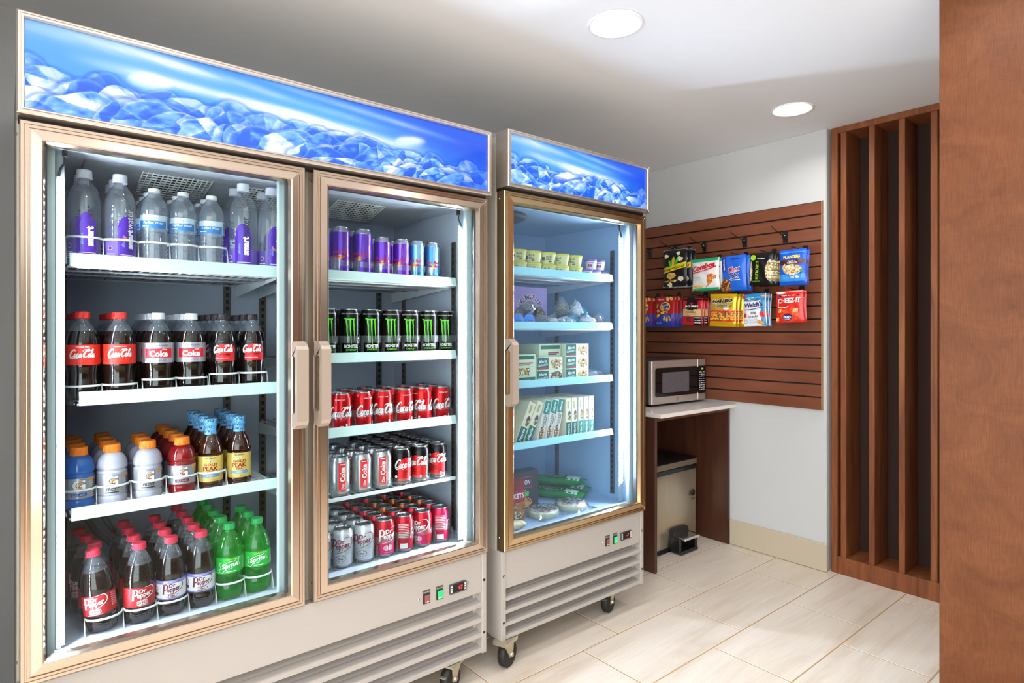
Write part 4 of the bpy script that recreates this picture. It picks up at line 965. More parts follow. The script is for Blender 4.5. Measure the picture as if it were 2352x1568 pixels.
column('sport_white', 'sports_drink_bottle', .308, 2.012, zt, 3, .077, 'white sports drink bottle next to the red ones', 'bottle', g, rz=.05)
column('sport_red', 'sports_drink_bottle', .396, 2.012, zt, 5, .077, 'red sports drink bottle with orange cap', 'bottle', g, rz=.02)
column('tea', 'tea_bottle', .474, 2.012, zt, 4, .074, 'brown tea bottle with blue sealed cap, lane beside red drinks', 'bottle', g)
column('tea', 'tea_bottle', .556, 2.012, zt, 4, .074, 'brown tea bottle with blue sealed cap, outer lane', 'bottle', g, rz=.03)
zt = Z(-.80); g = 'soda bottles on the cooler floor'
column('pepper', 'soda_bottle', .196, 1.952, zt, 4, .082, 'dark soda bottle with maroon label near the light strip', 'bottle', g, first='dark soda bottle with maroon label leaning toward the light strip', tilt0=(0, math.radians(-7), 0), rz=-.30, lift=.0035, dx=-.012)
column('pepper', 'soda_bottle', .279, 1.952, zt, 4, .084, 'maroon-label dark soda bottle in second lane', 'bottle', g, rz=.18, dx=-.002)
column('pepper_diet', 'soda_bottle', .3565, 1.952, zt, 4, .084, 'white-label dark soda bottle beside maroon-label ones', 'bottle', g, rz=.05)
column('pepper_diet', 'soda_bottle', .434, 1.952, zt, 5, .084, 'white-label dark soda bottle beside green bottles', 'bottle', g, rz=.05)
column('lime', 'soda_bottle', .511, 1.952, zt, 5, .084, 'green soda bottle next to the white-label bottles', 'bottle', g, rz=.06)
column('lime', 'soda_bottle', .5915, 1.952, zt, 3, .084, 'green soda bottle nearest the cooler middle', 'bottle', g, rz=.06)
# second door
zt = SR[0][0]; g = 'slim energy drink cans'
for i, (k, x, n_) in enumerate((('can_bull_tall', .876, 3), ('can_bull_tall', .958, 3), ('can_bull_purple', 1.035, 5), ('can_bull_purple', 1.113, 5), ('can_bull_blue', 1.176, 5), ('can_bull_blue', 1.246, 5))):
    w = {'can_bull_tall': 'tall purple and silver slim energy can', 'can_bull_purple': 'short purple and silver slim energy can', 'can_bull_blue': 'blue and silver slim energy can'}[k]
    column(k, 'energy_drink_can', x, 1.985, zt, n_, .066, w+', %s of two lanes' % ('first', 'second')[i % 2], 'can', g, rz=RJ.uniform(-.35, .1))
zt = SR[1][0]; g = 'black cans with green claw mark'
for i in range(7): column('can_claw%d' % max(0, i-1), 'energy_drink_can', .822+.0792*i, 1.968, zt, 3, .0735, 'black can with green claw mark, %s lane from door handle' % ordn(i), 'can', g)
zt = SR[2][0]; g = 'red cola cans'
for i, x in enumerate((.8825, .9606, 1.039, 1.1226, 1.2036, 1.287)): column('can_cola%d' % i, 'soda_can', x-.002, 1.985, zt, 3, .0725, 'red cola can with white script, %s lane from door handle' % ordn(i), 'can', g)
zt = SR[3][0]+.002; g = 'silver and black cola cans'
for i in range(6):
    x = .8657+.0782*i
    if i < 3: column('can_diet%d' % i, 'soda_can', x, 1.963, zt, 4, .0725, 'silver diet cola can with red stripe, %s lane from door handle' % ordn(i), 'can', g)
    else: column('can_zero%d' % (i-3), 'soda_can', x, 1.963, zt, 6, .0725, 'black cola can with red half circle, %s such lane' % ordn(i-3), 'can', g)
zt = Z(-.80); g = 'soda cans on the cooler floor'
for i in range(7):
    x = .796+.0782*i
    k = ['can_pepd', 'can_pepd', 'can_pepd', 'can_pep0', 'can_pep1', 'can_pep2', 'can_pep3'][i]; w = 'pale silver soda can with maroon lettering' if i < 3 else 'magenta-red soda can with white lettering'
    column(k, 'soda_can', x, 1.960, zt, 5, .0728, w+', %s lane from door handle' % ordn(i), 'can', g, keys=None if i < 4 else [k, 'can_pep1', 'can_orange', 'can_orange', 'can_pep1'])

# ---- bottle organisers: white lanes whose front loops hold the bottles
m_loop = mat('white plastic loop', '#f0f2f6', 0.35)
def organiser(lanes, y, zs, h, r, label, depth=.30, th=.003):
    xs = [x for x in lanes]; e = empty('bottle_organizer', (sum(xs)/len(xs), y+.1, zs)); tag(e, label, 'shelf organizer', 'white bottle organizers')
    mb = MB(); pts = []
    for x in lanes:
        for i in range(9):
            a = math.pi*(1.0-i/8); pts.append((x+(r+.0035)*math.cos(a), y-.004-(r+.001)*math.sin(a)**.8, zs+h))
    for dz in (0, .0022): mb.tube([(a, b_, c+dz) for a, b_, c in pts], th*.6, 6)
    mb.build('front_loop', m_loop, e)
    ends = sorted(set([lanes[0]-r-.004]+[(a+b_)/2 for a, b_ in zip(lanes, lanes[1:])]+[lanes[-1]+r+.004]))
    for x in ends:
        MB().prism([(y-.036, zs+.0008), (y-.012, zs+h+.001), (y-.008, zs+.012), (y-.008, zs+.0008)], x-.0007, x+.0007, 'x').build('lane_divider', m_loop, e)
organiser([.157, .2376, .320, .3935, .4695], 1.984, SL[0][0], .072, .0375, 'white bottle organizer on the top cooler shelf')
organiser([.153, .236], 1.983, SL[1][0], .038, .0375, 'white organizer loops around the two red-cap cola bottles')
organiser([.330, .415], 1.983, SL[1][0], .047, .0375, 'white organizer loops around the two white-cap cola bottles')
organiser([.502, .586], 1.983, SL[1][0], .055, .0375, 'white organizer loops around the two black-cap cola bottles')
organiser([.1465, .222, .308, .396, .474], 2.012, SL[2][0], .052, .0365, 'white bottle organizer holding the sports drinks')
organiser([.196, .283, .356], 1.953, Z(-.80), .042, .0385, 'white organizer around the dark soda bottles on the floor')
organiser([.512, .590], 1.953, Z(-.80), .052, .0385, 'white organizer loops around the green soda bottles')

m_band = clear_mat('clear can tray plastic', '#f6f9fb', body='#dfe8ee', bodyw=0.10, ior=1.5, gain=1.3, rough=0.05)
def can_tray(lanes, y, zs, h, bh, r, label):
    e = empty('can_tray', (sum(lanes)/len(lanes), y+.1, zs)); tag(e, label, 'shelf organizer', 'clear can trays')
    pts = []
    for x in lanes:
        for i in range(9): a = math.pi*(1-i/8); pts.append((x+(r+.0034)*math.cos(a), y-(r+.0036)*math.sin(a)))
    V = [(a, b_, zs+h+q*bh) for q in (0, 1) for a, b_ in pts]; n_ = len(pts)
    MB().add(V, [(i, i+1, n_+i+1, n_+i) for i in range(n_-1)], 0, True).build('front_band', m_band, e)
    for x in [lanes[0]-r-.003]+[(a+b_)/2 for a, b_ in zip(lanes, lanes[1:])]+[lanes[-1]+r+.003]:
        MB().box(x-.0005, x+.0005, y-.03, y-.012, zs+.0006, zs+h).build('lane_divider', m_band, e)
can_tray([.876, .958, 1.035, 1.113, 1.176, 1.246], 1.985, SR[0][0], .045, .02, .031, 'clear tray around the slim energy cans')
can_tray([.822+.0792*i for i in range(7)], 1.968, SR[1][0], .055, .024, .035, 'clear tray around the black claw-mark cans')
can_tray([.8805, .9586, 1.037, 1.1206, 1.2016, 1.285], 1.985, SR[2][0], .045, .024, .0347, 'clear tray around the red cola cans')
can_tray([.8657+.0782*i for i in range(6)], 1.963, SR[3][0]+.002, .004, .022, .0347, 'clear tray around the silver and black cola cans')
can_tray([.796+.0782*i for i in range(7)], 1.960, Z(-.80), .050, .024, .0347, 'clear tray around the cans on the cooler floor')
# ------------------------------------------------------------------ freezer goods
def food_mat(name, cols, scale=60, rough=0.5):
    m = mat(name, cols[0], rough); n, l, p = nodes(m); tc = n.new('ShaderNodeTexCoord'); v = n.new('ShaderNodeTexVoronoi'); v.inputs['Scale'].default_value = scale
    l.new(tc.outputs['Object'], v.inputs['Vector']); sx = n.new('ShaderNodeSeparateColor'); l.new(v.outputs['Color'], sx.inputs[0])
    r = n.new('ShaderNodeValToRGB'); r.color_ramp.interpolation = 'CONSTANT'; e = r.color_ramp.elements
    while len(e) < len(cols): e.new(.5)
    for i, c in enumerate(cols): e[i].position = i/len(cols); e[i].color = (*hexc(c), 1)
    l.new(sx.outputs[0], r.inputs['Fac']); l.new(r.outputs[0], p.inputs['Base Color']); return m
f_pasta = food_mat('pasta dish picture', ['#d2a24a', '#f0e2bd', '#7f9a4a', '#5a4a55', '#f3ead2', '#c98a3a'], 130)
f_pot = food_mat('pot roast picture', ['#5a3a2c', '#8a5a46', '#d8c9a0', '#6b7a3a', '#3d2a2c'], 120)
f_veg = food_mat('vegetable bowl picture', ['#e9ddc0', '#7a8f3a', '#c23b2a', '#4a4038', '#f0e6cf', '#d09a4a'], 150)
f_pizza = food_mat('pizza topping', ['#e6d6b8', '#e9dcc2', '#e4d3b0', '#b8442e', '#eadfc8', '#c9b08a'], 110)
f_pep = food_mat('pepperoni pizza', ['#d9a04a', '#b02e1c', '#e2b765', '#c2452a', '#8e1e14'], 110)
f_pastry = food_mat('golden pastry', ['#a8692c', '#c48440', '#7d4a1e', '#d69a54'], 70)
f_bread = food_mat('frosted bread', ['#ead9ae', '#f3e8c8', '#dcc48a'], 60)
m_film = clear_mat('crinkled clear film', '#f2f6fa', body='#dfe8f4', bodyw=0.10, ior=1.5, gain=2.6, rough=0.12)
def box_thing(name, loc, w, d, h, mats, prf, label, cat, group, rz=0.0, tilt=0.0, side=None, parts=True):
    """carton with its front print; tilt leans it about its lower front corner"""
    e = empty(name, loc, rz); e.rotation_euler = (0, tilt, rz)
    mb = MB(); mb.box(-w/2, w/2, 0, d, 0, h, 0, b=.0012); pr = Print(mb, lambda x, y, L: (x, -.0004-.0003*L, y)); prf(pr, w, h)
    if side: Print_ = Print(mb, lambda x, y, L: (-w/2-.0004-.0003*L, x, y)); side(Print_, d, h)
    b = mb.mesh('carton', mats); o = bpy.data.objects.new('carton', b); COL.objects.link(o); o.parent = e
    fl_ = MB(); fl_.box(-w/2+.002, w/2-.002, .001, d*.5, h, h+.0006); o2 = bpy.data.objects.new('flap', fl_.mesh('flap', [mats[0]])); COL.objects.link(o2); o2.parent = e
    tag(e, label, cat, group); return e
GRN, CREAM = pm('#0c6a50'), pm('#efe6c8')
def meal_flat(pic):
    def f(pr, w, h):
        pr.rect(-w*.49, -w*.06, h*.04, h*.96, 1, 0, 2); pr.rect(-w*.06, w*.49, h*.04, h*.96, 2, 0, 2); pr.text('Marie', -w*.28, h*.68, w=w*.30, h=h*.24, mi=3, bold=.02, shear=.3, rot=.1); pr.text("Callender's", -w*.28, h*.42, w=w*.38, h=h*.2, mi=3, bold=.01, shear=.3, rot=.1); pr.rect(-w*.45, -w*.10, h*.07, h*.2, 4, 1, 2)
        pr.ell(w*.24, h*.48, w*.235, h*.42, 5, 2, 18, 2, jag=.10, seed=3)
    return f
def meal_side(pr, d, h): pr.rect(d*.1, d*.7, h*.6, h*.8, 1, 1, 2)
MS = [pm('#dfe6bf'), GRN, CREAM, WHITE, pm('#b8303a'), f_pasta]
zs = SF[2][0]+.0005; g = 'frozen meal cartons lying in stacks'
for k in range(3): box_thing('meal_carton', (2.014, 1.965, zs+.0568*k), .150, .19, .0562, MS, meal_flat(0), ('bottom', 'middle', 'top')[k]+' green and cream meal carton in the three-high stack', 'carton', g)
for k in range(2): box_thing('meal_carton', (1.842, 1.965, zs+.0568*k), .155, .19, .0562, MS if k else MS[:5]+[f_pot], meal_flat(0), ('lower', 'upper')[k]+' green and cream meal carton in the two-high stack', 'carton', g)
def meal_pale(pr, w, h): pr.rect(-w*.45, w*.45, h*.6, h*.9, 1, 0, 2); pr.rect(-w*.1, w*.4, h*.25, h*.35, 4, 0, 2); pr.rect(-w*.1, w*.3, h*.12, h*.2, 1, 0, 2)
def meal_pic(pr, w, h): pr.rect(-w*.48, w*.3, h*.1, h*.9, 5, 0, 2)
def meal_grn(pr, w, h): pr.rect(-w*.48, w*.48, h*.1, h*.9, 1, 0, 2); pr.rect(-w*.1, w*.3, h*.3, h*.6, 3, 1, 2)
zz = zs
for nm, hh, pf in (('bottom green', .034, meal_grn), ('middle food-picture', .04, meal_pic), ('top pale green', .052, meal_pale)):
    box_thing('meal_carton', (1.672, 1.962, zz), .165, .19, hh, MS, pf, nm+' carton in the stack at the freezer handle side', 'carton', g); zz += hh+.0008
box_thing('meal_carton', (1.862, 1.985, zs+.0568*2), .13, .17, .0562, MS, meal_pale, 'pale green carton lying across the two-high stack', 'carton', g)
# standing cartons on the fourth shelf
zs = SF[3][0]+.0005; g = 'frozen meal cartons standing like books'
def stand_lo(pr, w, h): pr.rect(-w*.48, w*.48, h*.02, h*.40, 1, 0, 1); pr.text("Marie", 0, h*.21, w=h*.30, h=w*.38, mi=3, bold=.02, shear=.3, rot=math.pi/2); pr.ell(w*.15, h*.56, w*.28, h*.13, 5, 1, 16, 2, jag=.1); pr.rect(-w*.2, w*.1, h*.74, h*.93, 4, 0, 1)
def stand_hi(pr, w, h): pr.rect(-w*.48, w*.48, h*.66, h*.98, 1, 0, 1); pr.text("Marie", 0, h*.82, w=h*.24, h=w*.38, mi=3, bold=.02, shear=.3, rot=math.pi/2); pr.text('CHICKEN', -w*.06, h*.50, w=h*.28, h=w*.34, mi=6, bold=.02, rot=math.pi/2); pr.rect(w*.2, w*.3, h*.40, h*.62, 6, 0, 1); pr.ell(0, h*.20, w*.42, h*.17, 5, 1, 16, 2)
MV = [pm('#efe6c0'), GRN, CREAM, WHITE, pm('#b9a878'), f_pot, pm('#57524a')]; MV2 = [pm('#e9e2cf'), pm('#0e8a74'), CREAM, WHITE, pm('#b9a878'), f_veg, pm('#57524a')]
T = math.radians
for i, (x, w, h, t, kind) in enumerate(((1.612, .034, .178, 0, 0), (1.652, .038, .185, 26, 0), (1.699, .038, .185, 26, 0), (1.772, .036, .182, 17, 1), (1.818, .036, .182, 16, 1), (1.863, .036, .182, 14, 1), (1.947, .033, .178, 0, 0), (1.984, .033, .178, 0, 0), (2.026, .033, .178, 0, 2), (2.062, .033, .178, 0, 2), (2.098, .033, .178, 0, 2))):
    lab = '%s standing meal carton from the freezer handle, %s' % (ordn(i), 'leaning' if t > 5 else 'upright')
    z_ = zs+ (math.sin(T(t))*w/2)
    box_thing('meal_carton', (x, 1.955, z_), w, .19, h, MV2 if kind else MV, stand_hi if kind == 1 else stand_lo, lab, 'carton', g, tilt=T(t))
# ice cream cups
zs = SF[0][0]+.0005
def cup_proto(key, r, h, m_b, m_l, ms, pf):
    mb = MB(); mb.lathe([(r*.80, 0), (r*.82, .001), (r*.96, h*.80), (r*.96, h*.82)], 28, 0, cap0=True); pr = Print(mb, wrap_print([(r*.84, 0), (r*.985, h)], r)); pf(pr, r, h)
    ld = MB(); ld.lathe([(r, h*.80), (r*1.02, h*.82), (r*1.02, h*.96), (r*.98, h*.995), (r*.93, h*.99), (r*.9, h*.97), (.0001, h*.97)], 28)
    ALLP[key] = [('cup', mb.mesh('cup', [m_b]+ms)), ('lid', ld.mesh('lid', [m_l]))]
def cupp(pr, r, h): pr.text('BLUE', 0, h*.62, w=.026, h=.008, mi=1, bold=.03); pr.text('BELL', 0, h*.40, w=.026, h=.008, mi=1, bold=.03); pr.ell(.006, h*.2, .008, .003, 1, 1, 10, jag=.2); pr.rect(-.034, -.020, h*.3, h*.6, 1, 0, 3)
def cupw(pr, r, h): pr.ell(-.006, h*.4, .006, .007, 1, 1); pr.ell(.006, h*.38, .006, .007, 1, 1); pr.rect(-.02, .02, h*.62, h*.70, 2, 1, 5)
cup_proto('cup_y', .0405, .052, pm('#ece39a'), pm('#e8dc3c', .35), [pm('#4a4a3a')], cupp); cup_proto('cup_w', .0283, .046, pm('#ece9ee'), pm('#8a5aa8', .35), [pm('#c0305a'), pm('#8a7aa8')], cupw)
for i in range(6):
    for k in range(2): inst('cup_y', 'ice_cream_cup', (1.587+.0845*i, 1.985, zs+.0522*k), '%s yellow ice cream cup, %s of its pair' % (ordn(i), ('lower', 'upper')[k]), 'ice cream cup', 'ice cream cups', rz=RJ.uniform(-.3, .3))
for i, (x, k) in enumerate(((2.084, 0), (2.143, 0), (2.202, 0), (2.113, 1), (2.172, 1))): inst('cup_w', 'ice_cream_cup', (x-.002, 1.972, zs+.0462*k), '%s white cup with purple lid, %s layer' % (ordn(i if k == 0 else i-3), ('lower', 'upper')[k]), 'ice cream cup', 'ice cream cups', rz=RJ.uniform(-.3, .3))
# second shelf: cone box, blue lids, wrapped ice creams
zs = SF[1][0]+.0005
def drum(pr, w, h):
    R = random.Random(3); L = 'DRUMSTICK'
    for i, ch in enumerate(L):
        a = math.radians(150-15*i); x, y = w*.02+w*.30*math.cos(a), h*.40+w*.30*math.sin(a)
        pr.text(ch, x, y, h=.026, mi=1, layer=1, bold=.10, rot=a-math.pi/2); pr.text(ch, x, y, h=.0225, mi=2, layer=3, bold=.03, rot=a-math.pi/2)
    for dx, dy in ((-.055, .05), (0, .075), (.055, .05)): pr.ell(w*.02+dx, dy, .04, .045, 3, 1, 20, 2, jag=.06)
    pr.ell(w*.06, .085, .014, .02, 4, 2)
f_nut = food_mat('nut topping picture', ['#5a4a38', '#8a7a5a', '#a8986a', '#3a3028'], 260)
box_thing('cone_carton', (1.803, 2.06, zs), .220, .14, .182, [pm('#a78fd0'), pm('#f0e6ea'), pm('#7a2a3a'), f_nut, pm('#d8e0f0')], drum, 'violet ice cream cone carton behind the wrapped ice creams', 'carton', None)
def lidm(): 
    mb = MB(); mb.lathe([(.0001, -.004), (.026, -.004), (.029, -.003), (.030, 0), (.030, .008), (.027, .009), (.023, .05), (.0001, .05)], 26, 0, (0, 0, .030), axis='y'); pr = Print(mb, lambda x, y, L: (x, -.0046-.0002*L, y+.030)); pr.text('Sundae', 0, .003, w=.03, mi=1, bold=.03, shear=.3); pr.rect(-.01, .012, -.01, -.006, 1, 0, 2); return [('tub', mb.mesh('tub', [pm('#3f86d8', .35), pm('#d0304a')]))]
ALLP['tub'] = lidm()
for i, x in enumerate((1.642, 1.706)): inst('tub', 'sundae_tub', (x, 1.947, zs), 'blue-lidded sundae tub lying on its side, %s' % ('nearest the freezer handle', 'next to wrapped cones')[i], 'ice cream tub', 'blue sundae tubs', face=False)
def crumple(seed, sx, sy, sz, peak=0.0, film=None, core=None, amp=.22, flat=True):
    R = random.Random(seed); bm = bmesh.new(); bmesh.ops.create_icosphere(bm, subdivisions=3, radius=1)
    ph = [R.uniform(0, 6.28) for _ in range(9)]
    for v in bm.verts:
        p = v.co; k = 1+amp*(math.sin(5*p.x+ph[0])*math.sin(6*p.y+ph[1])+.6*math.sin(9*p.z+ph[2]+4*p.x)+.5*math.sin(13*p.y+ph[3]+5*p.z))*.6+R.uniform(-.06, .06)
        q = Vector((p.x*k*sx, p.y*k*sy, p.z*k*sz))
        if peak and p.z > .4: q.z += peak*(p.z-.4)**1.5; q.x *= 1-.7*(p.z-.4)
        if flat: q.z = max(q.z, -sz*.82)
        v.co = q
    lo = min(v.co.z for v in bm.verts)
    for v in bm.verts: v.co.z -= lo
    me = bpy.data.meshes.new('wrapper'); bm.to_mesh(me); bm.free(); me.materials.append(film or m_film)
    out = [('wrapper', me)]
    if core:
        mb = MB(); rr_ = min(sx, sz)*.80; mb.lathe(smooth_prof([(.0001, sz*.15), (rr_*.5, sz*.2), (rr_, sz*.8), (rr_*.9, sz*1.3), (rr_*.4, sz*1.6), (.0001, sz*1.65)]), 16, 0); mb.v = [(x*sx/rr_*.8, y*sy/max(rr_, 1e-4)*.8, z) for x, y, z in mb.v]
        out.append(('ice_cream', mb.mesh('ice_cream', [core])))
    return out
m_film2 = clear_mat('crinkled white film', '#e6eef6', body='#e9eef6', bodyw=0.45, ior=1.5, gain=2.4, rough=0.15); m_film3 = clear_mat('crinkled teal film', '#a0dce8', body='#3fb0d0', bodyw=0.5, ior=1.5, gain=2.4, rough=0.15)
m_choc = mat('chocolate', '#4a3a3a', 0.5); m_van = mat('vanilla ice', '#d8d2c6', 0.6)
for i, (x, y, s_, pk, fm, co, zz, lab) in enumerate(((1.785, 1.965, (.042, .03, .026), 0, m_film, m_choc, 0, 'clear-wrapped dark ice cream beside the blue lids'), (1.862, 1.97, (.036, .03, .024), .02, m_film, m_van, 0, 'clear-wrapped ice cream in front of the violet carton corner'),
    (1.935, 1.965, (.045, .03, .024), 0, m_film2, m_choc, 0, 'white-wrapped ice cream in the middle of the shelf'), (2.005, 2.0, (.045, .035, .026), 0, m_film3, m_van, 0, 'teal-wrapped ice cream lying under the upright one'), (2.075, 1.965, (.040, .03, .025), .015, m_film2, m_van, 0, 'white-wrapped ice cream near the shelf end'),
    (2.148, 1.965, (.042, .03, .026), .04, m_film, m_choc, 0, 'clear-wrapped ice cream at the shelf end'), (1.975, 2.03, (.036, .03, .032), .07, m_film, f_nut, .052, 'nut-topped wrapped cone sitting upright on the pile'), (2.05, 2.01, (.028, .025, .032), .02, m_film2, m_van, .05, 'white-wrapped cone lying on top of the pile'), (2.10, 2.02, (.026, .02, .022), 0, m_film3, m_van, .05, 'small teal-wrapped ice cream on top of the pile'), (1.72, 1.985, (.045, .03, .022), 0, m_film, m_choc, .062, 'clear-wrapped ice cream lying over the blue tubs'))):
    ALLP['wr%d' % i] = crumple(20+i, s_[0]*1.1, s_[1], s_[2]*1.15, pk, fm, co); inst('wr%d' % i, 'wrapped_ice_cream', (x, y, zs+zz), lab, 'ice cream', 'wrapped ice creams', face=False, rz=RJ.uniform(-.4, .4))
ALLP['sandw'] = crumple(50, .064, .055, .026, 0, m_film2, None, .12); inst('sandw', 'wrapped_sandwich', (2.172, 2.03, SF[2][0]+.001), 'white and red wrapped sandwich beside the three-high carton stack', 'sandwich', None, face=False)
# freezer floor
zs = Z(-.818)+.0005
def kets(pr, w, h): pr.rect(-w*.5, w*.5, h*.52, h*.78, 1, 0, 3); pr.text('POCKETS', 0, h*.66, w=w*.92, h=h*.12, mi=2, bold=.03, shear=.1); pr.rect(-w*.48, w*.48, h*.02, h*.50, 3, 0, 2); pr.ell(w*.05, h*.18, w*.3, h*.14, 4, 1, 18, 2, jag=.08)
box_thing('pocket_carton', (1.630, 1.962, zs), .125, .075, .178, [pm('#8e1a22'), pm('#b0242c'), WHITE, f_pastry, f_veg], kets, 'dark red snack carton with white lettering on the freezer floor', 'carton', None)
def baron(pr, w, h): 
    pr.rect(-w*.42, w*.30, h*.56, h*.86, 1, 0, 2); pr.rect(-w*.40, w*.28, h*.585, h*.835, 0, 1, 2); pr.text('RED BARON', -w*.06, h*.71, w=w*.60, h=h*.13, mi=2, bold=.03, layer=3); pr.rect(-w*.42, w*.2, h*.34, h*.46, 3, 1, 2); pr.text('DEEP DISH', -w*.12, h*.50, w=w*.44, h=h*.05, mi=2); pr.ell(-w*.06, h*.18, w*.36, h*.16, 4, 1, 22, 2)
box_thing('pizza_carton', (1.795, 2.10, zs), .20, .06, .172, [pm('#3a3438'), pm('#c03a40'), WHITE, pm('#4ad04a'), f_pep], baron, 'dark pizza carton with bright green strip behind the red carton', 'carton', None)
def disc_pizza(key, r, h, seed, film=True):
    R = random.Random(seed); mb = MB(); mb.lathe([(r*.92, 0), (r, h*.4), (r*.97, h*.9), (r*.86, h), (.0001, h*.85)], 30, 0, mod=lambda rr, z, a: rr*(1+.02*math.sin(5*a+seed)), mis=[1, 1, 1, 0], cap0=True)
    pr = Print(mb, lambda x, y, L: (x, y, h+.001))
    for _ in range(16): a = R.uniform(0, 6.28); q = R.uniform(0, r*.75); pr.ell(q*math.cos(a), q*math.sin(a), R.uniform(.004, .009), R.uniform(.003, .007), 2, 1, 8, 1, jag=.25, seed=_)
    out = [('pizza', mb.mesh('pizza', [f_pizza, pm('#e6dcae'), pm('#b8483a')]))]
    ws = MB(); W_ = r*1.18; n_ = 13; R2 = random.Random(seed+9); V = []; F = []
    for j in range(n_):
        for i in range(n_):
            x, y = -W_+2*W_*i/(n_-1), -W_+2*W_*j/(n_-1); d = math.hypot(x, y); zz = (h+.006 if d < r*.9 else max(.004, h*(1-(d-r*.9)/(r*.35))))+R2.uniform(-.003, .004); V.append((x+R2.uniform(-.004, .004), y, max(zz, .003)))
    F = [(j*n_+i, j*n_+i+1, (j+1)*n_+i+1, (j+1)*n_+i) for j in range(n_-1) for i in range(n_-1)]; ws.add(V, F, 0, False); out.append(('wrapper', ws.mesh('wrapper', [m_film]))); ALLP[key] = out
disc_pizza('pz0', .070, .030, 3); disc_pizza('pz1', .074, .030, 8)
inst('pz0', 'frozen_pizza', (1.818, 1.985, zs), 'small round film-wrapped pizza in front of the dark carton', 'pizza', 'wrapped pizzas', face=False); inst('pz1', 'frozen_pizza', (1.994, 1.985, zs), 'small round film-wrapped pizza beside the green bags', 'pizza', 'wrapped pizzas', face=False)
ALLP['bread'] = crumple(61, .07, .024, .018, 0, f_bread, None, .1)
for q_ in ALLP['bread'][0][1].polygons: q_.use_smooth = True
inst('bread', 'frozen_bread', (1.590, 1.922, zs), 'frosted bread piece lying in front of the red carton', 'bread', None, face=False)
def pillow(key, L_, w, h, ms, prf):
    nx, ny = 20, 10; V = []; F = []; mb = MB()
    hf = lambda x, y: h*max(0, 1-(abs(x)/(L_/2))**6)*max(0, 1-(abs(y)/(w/2))**2.5)**.6+.002*math.sin(x*160+y*50)*(1-(abs(x)/(L_/2))**8)
    for s_ in (1, -1):
        b0 = len(mb.v); vv = []
        for j in range(ny+1):
            for i in range(nx+1):
                x, y = -L_/2+L_*i/nx, -w/2+w*j/ny; vv.append((x, y*(1 if abs(x) < L_*.42 else 1.12), h*.5+.004+s_*hf(x, y)*.5))
        mb.add(vv, [(j*(nx+1)+i, j*(nx+1)+i+1, (j+1)*(nx+1)+i+1, (j+1)*(nx+1)+i) for j in range(ny) for i in range(nx)], 0, True)
    pr = Print(mb, lambda x, y, L: (x, y, h*.5+.004+hf(x, y)*.5+.0006+.0003*L)); prf(pr, L_, w); ALLP[key] = [('bag', mb.mesh('bag', ms))]
def greenp(pr, L_, w): pr.rect(L_*.18, L_*.40, -w*.42, w*.42, 1, 0, 6, 5); pr.line([(-L_*.38, 0), (-L_*.33, w*.22), (-L_*.29, -.0), (-L_*.25, w*.2), (-L_*.22, 0), (-L_*.17, w*.2), (-L_*.13, 0), (-L_*.07, w*.2), (-L_*.04, 0), (.02, w*.18), (.03, -w*.1)], .004, 2, 2); pr.rect(-L_*.2, L_*.12, -w*.35, -w*.15, 3, 1, 6); pr.text('BEEF & JALAPENO', -L_*.04, -w*.25, w=L_*.28, h=w*.1, mi=1, layer=3); pr.ell(L_*.24, 0, .012, .012, 2, 2)
m_gbag = pm('#0e8a3a', .25)
pillow('gbag', .28, .086, .042, [m_gbag, pm('#e6efe0', .3), pm('#dbe84a', .3), pm('#12352a', .3)], greenp)
for i, (x, y, z, rz, lab) in enumerate(((2.055, 2.150, zs, -1.05, 'green snack bag lying next to the wrapped pizza'), (2.149, 2.204, zs, -1.05, 'green snack bag nearest the light strip'), (2.10, 2.185, zs+.0495, -1.0, 'green snack bag on top of the others'), (1.80, 2.36, zs, -.1, 'green snack bag at the back behind the carton'))):
    inst('gbag', 'snack_bag', (x, y, z), lab, 'snack bag', 'green snack bags in the freezer', face=False, rz=rz)
# ------------------------------------------------------------------ slatwall hooks and snack bags
XW = 3.3938
def hook(y, zc, label, scan=True, xt=3.235, rise=.037):
    e = empty('display_hook', (XW, y, zc)); tag(e, label, 'hook', 'slatwall hooks')
    mb = MB(); mb.box(XW-.005, XW+.0003, y-.013, y+.013, zc-.036, zc+.03, 0, b=.001); mb.box(XW-.012, XW-.004, y-.015, y+.015, zc-.012, zc+.016, 0, b=.001); mb.lathe([(.003, 0), (.0001, -.002)], 8, 1, (XW-.0125, y, zc+.004), axis='x'); mb.build('mounting_plate', [m_black, m_chrome], e)
    MB().tube([(XW-.008, y, zc), (XW-.06, y, zc+rise*.25), (xt+.01, y, zc+rise*.9), (xt, y, zc+rise*1.05), (xt-.002, y, zc+rise*1.15)], .0022, 7).build('prong', m_black, e)
for i, y in enumerate((1.673, 1.919, 2.194, 2.415, 2.617)): hook(y, Z(.528), 'empty black slatwall hook, %s from the wood screen' % ordn(i))
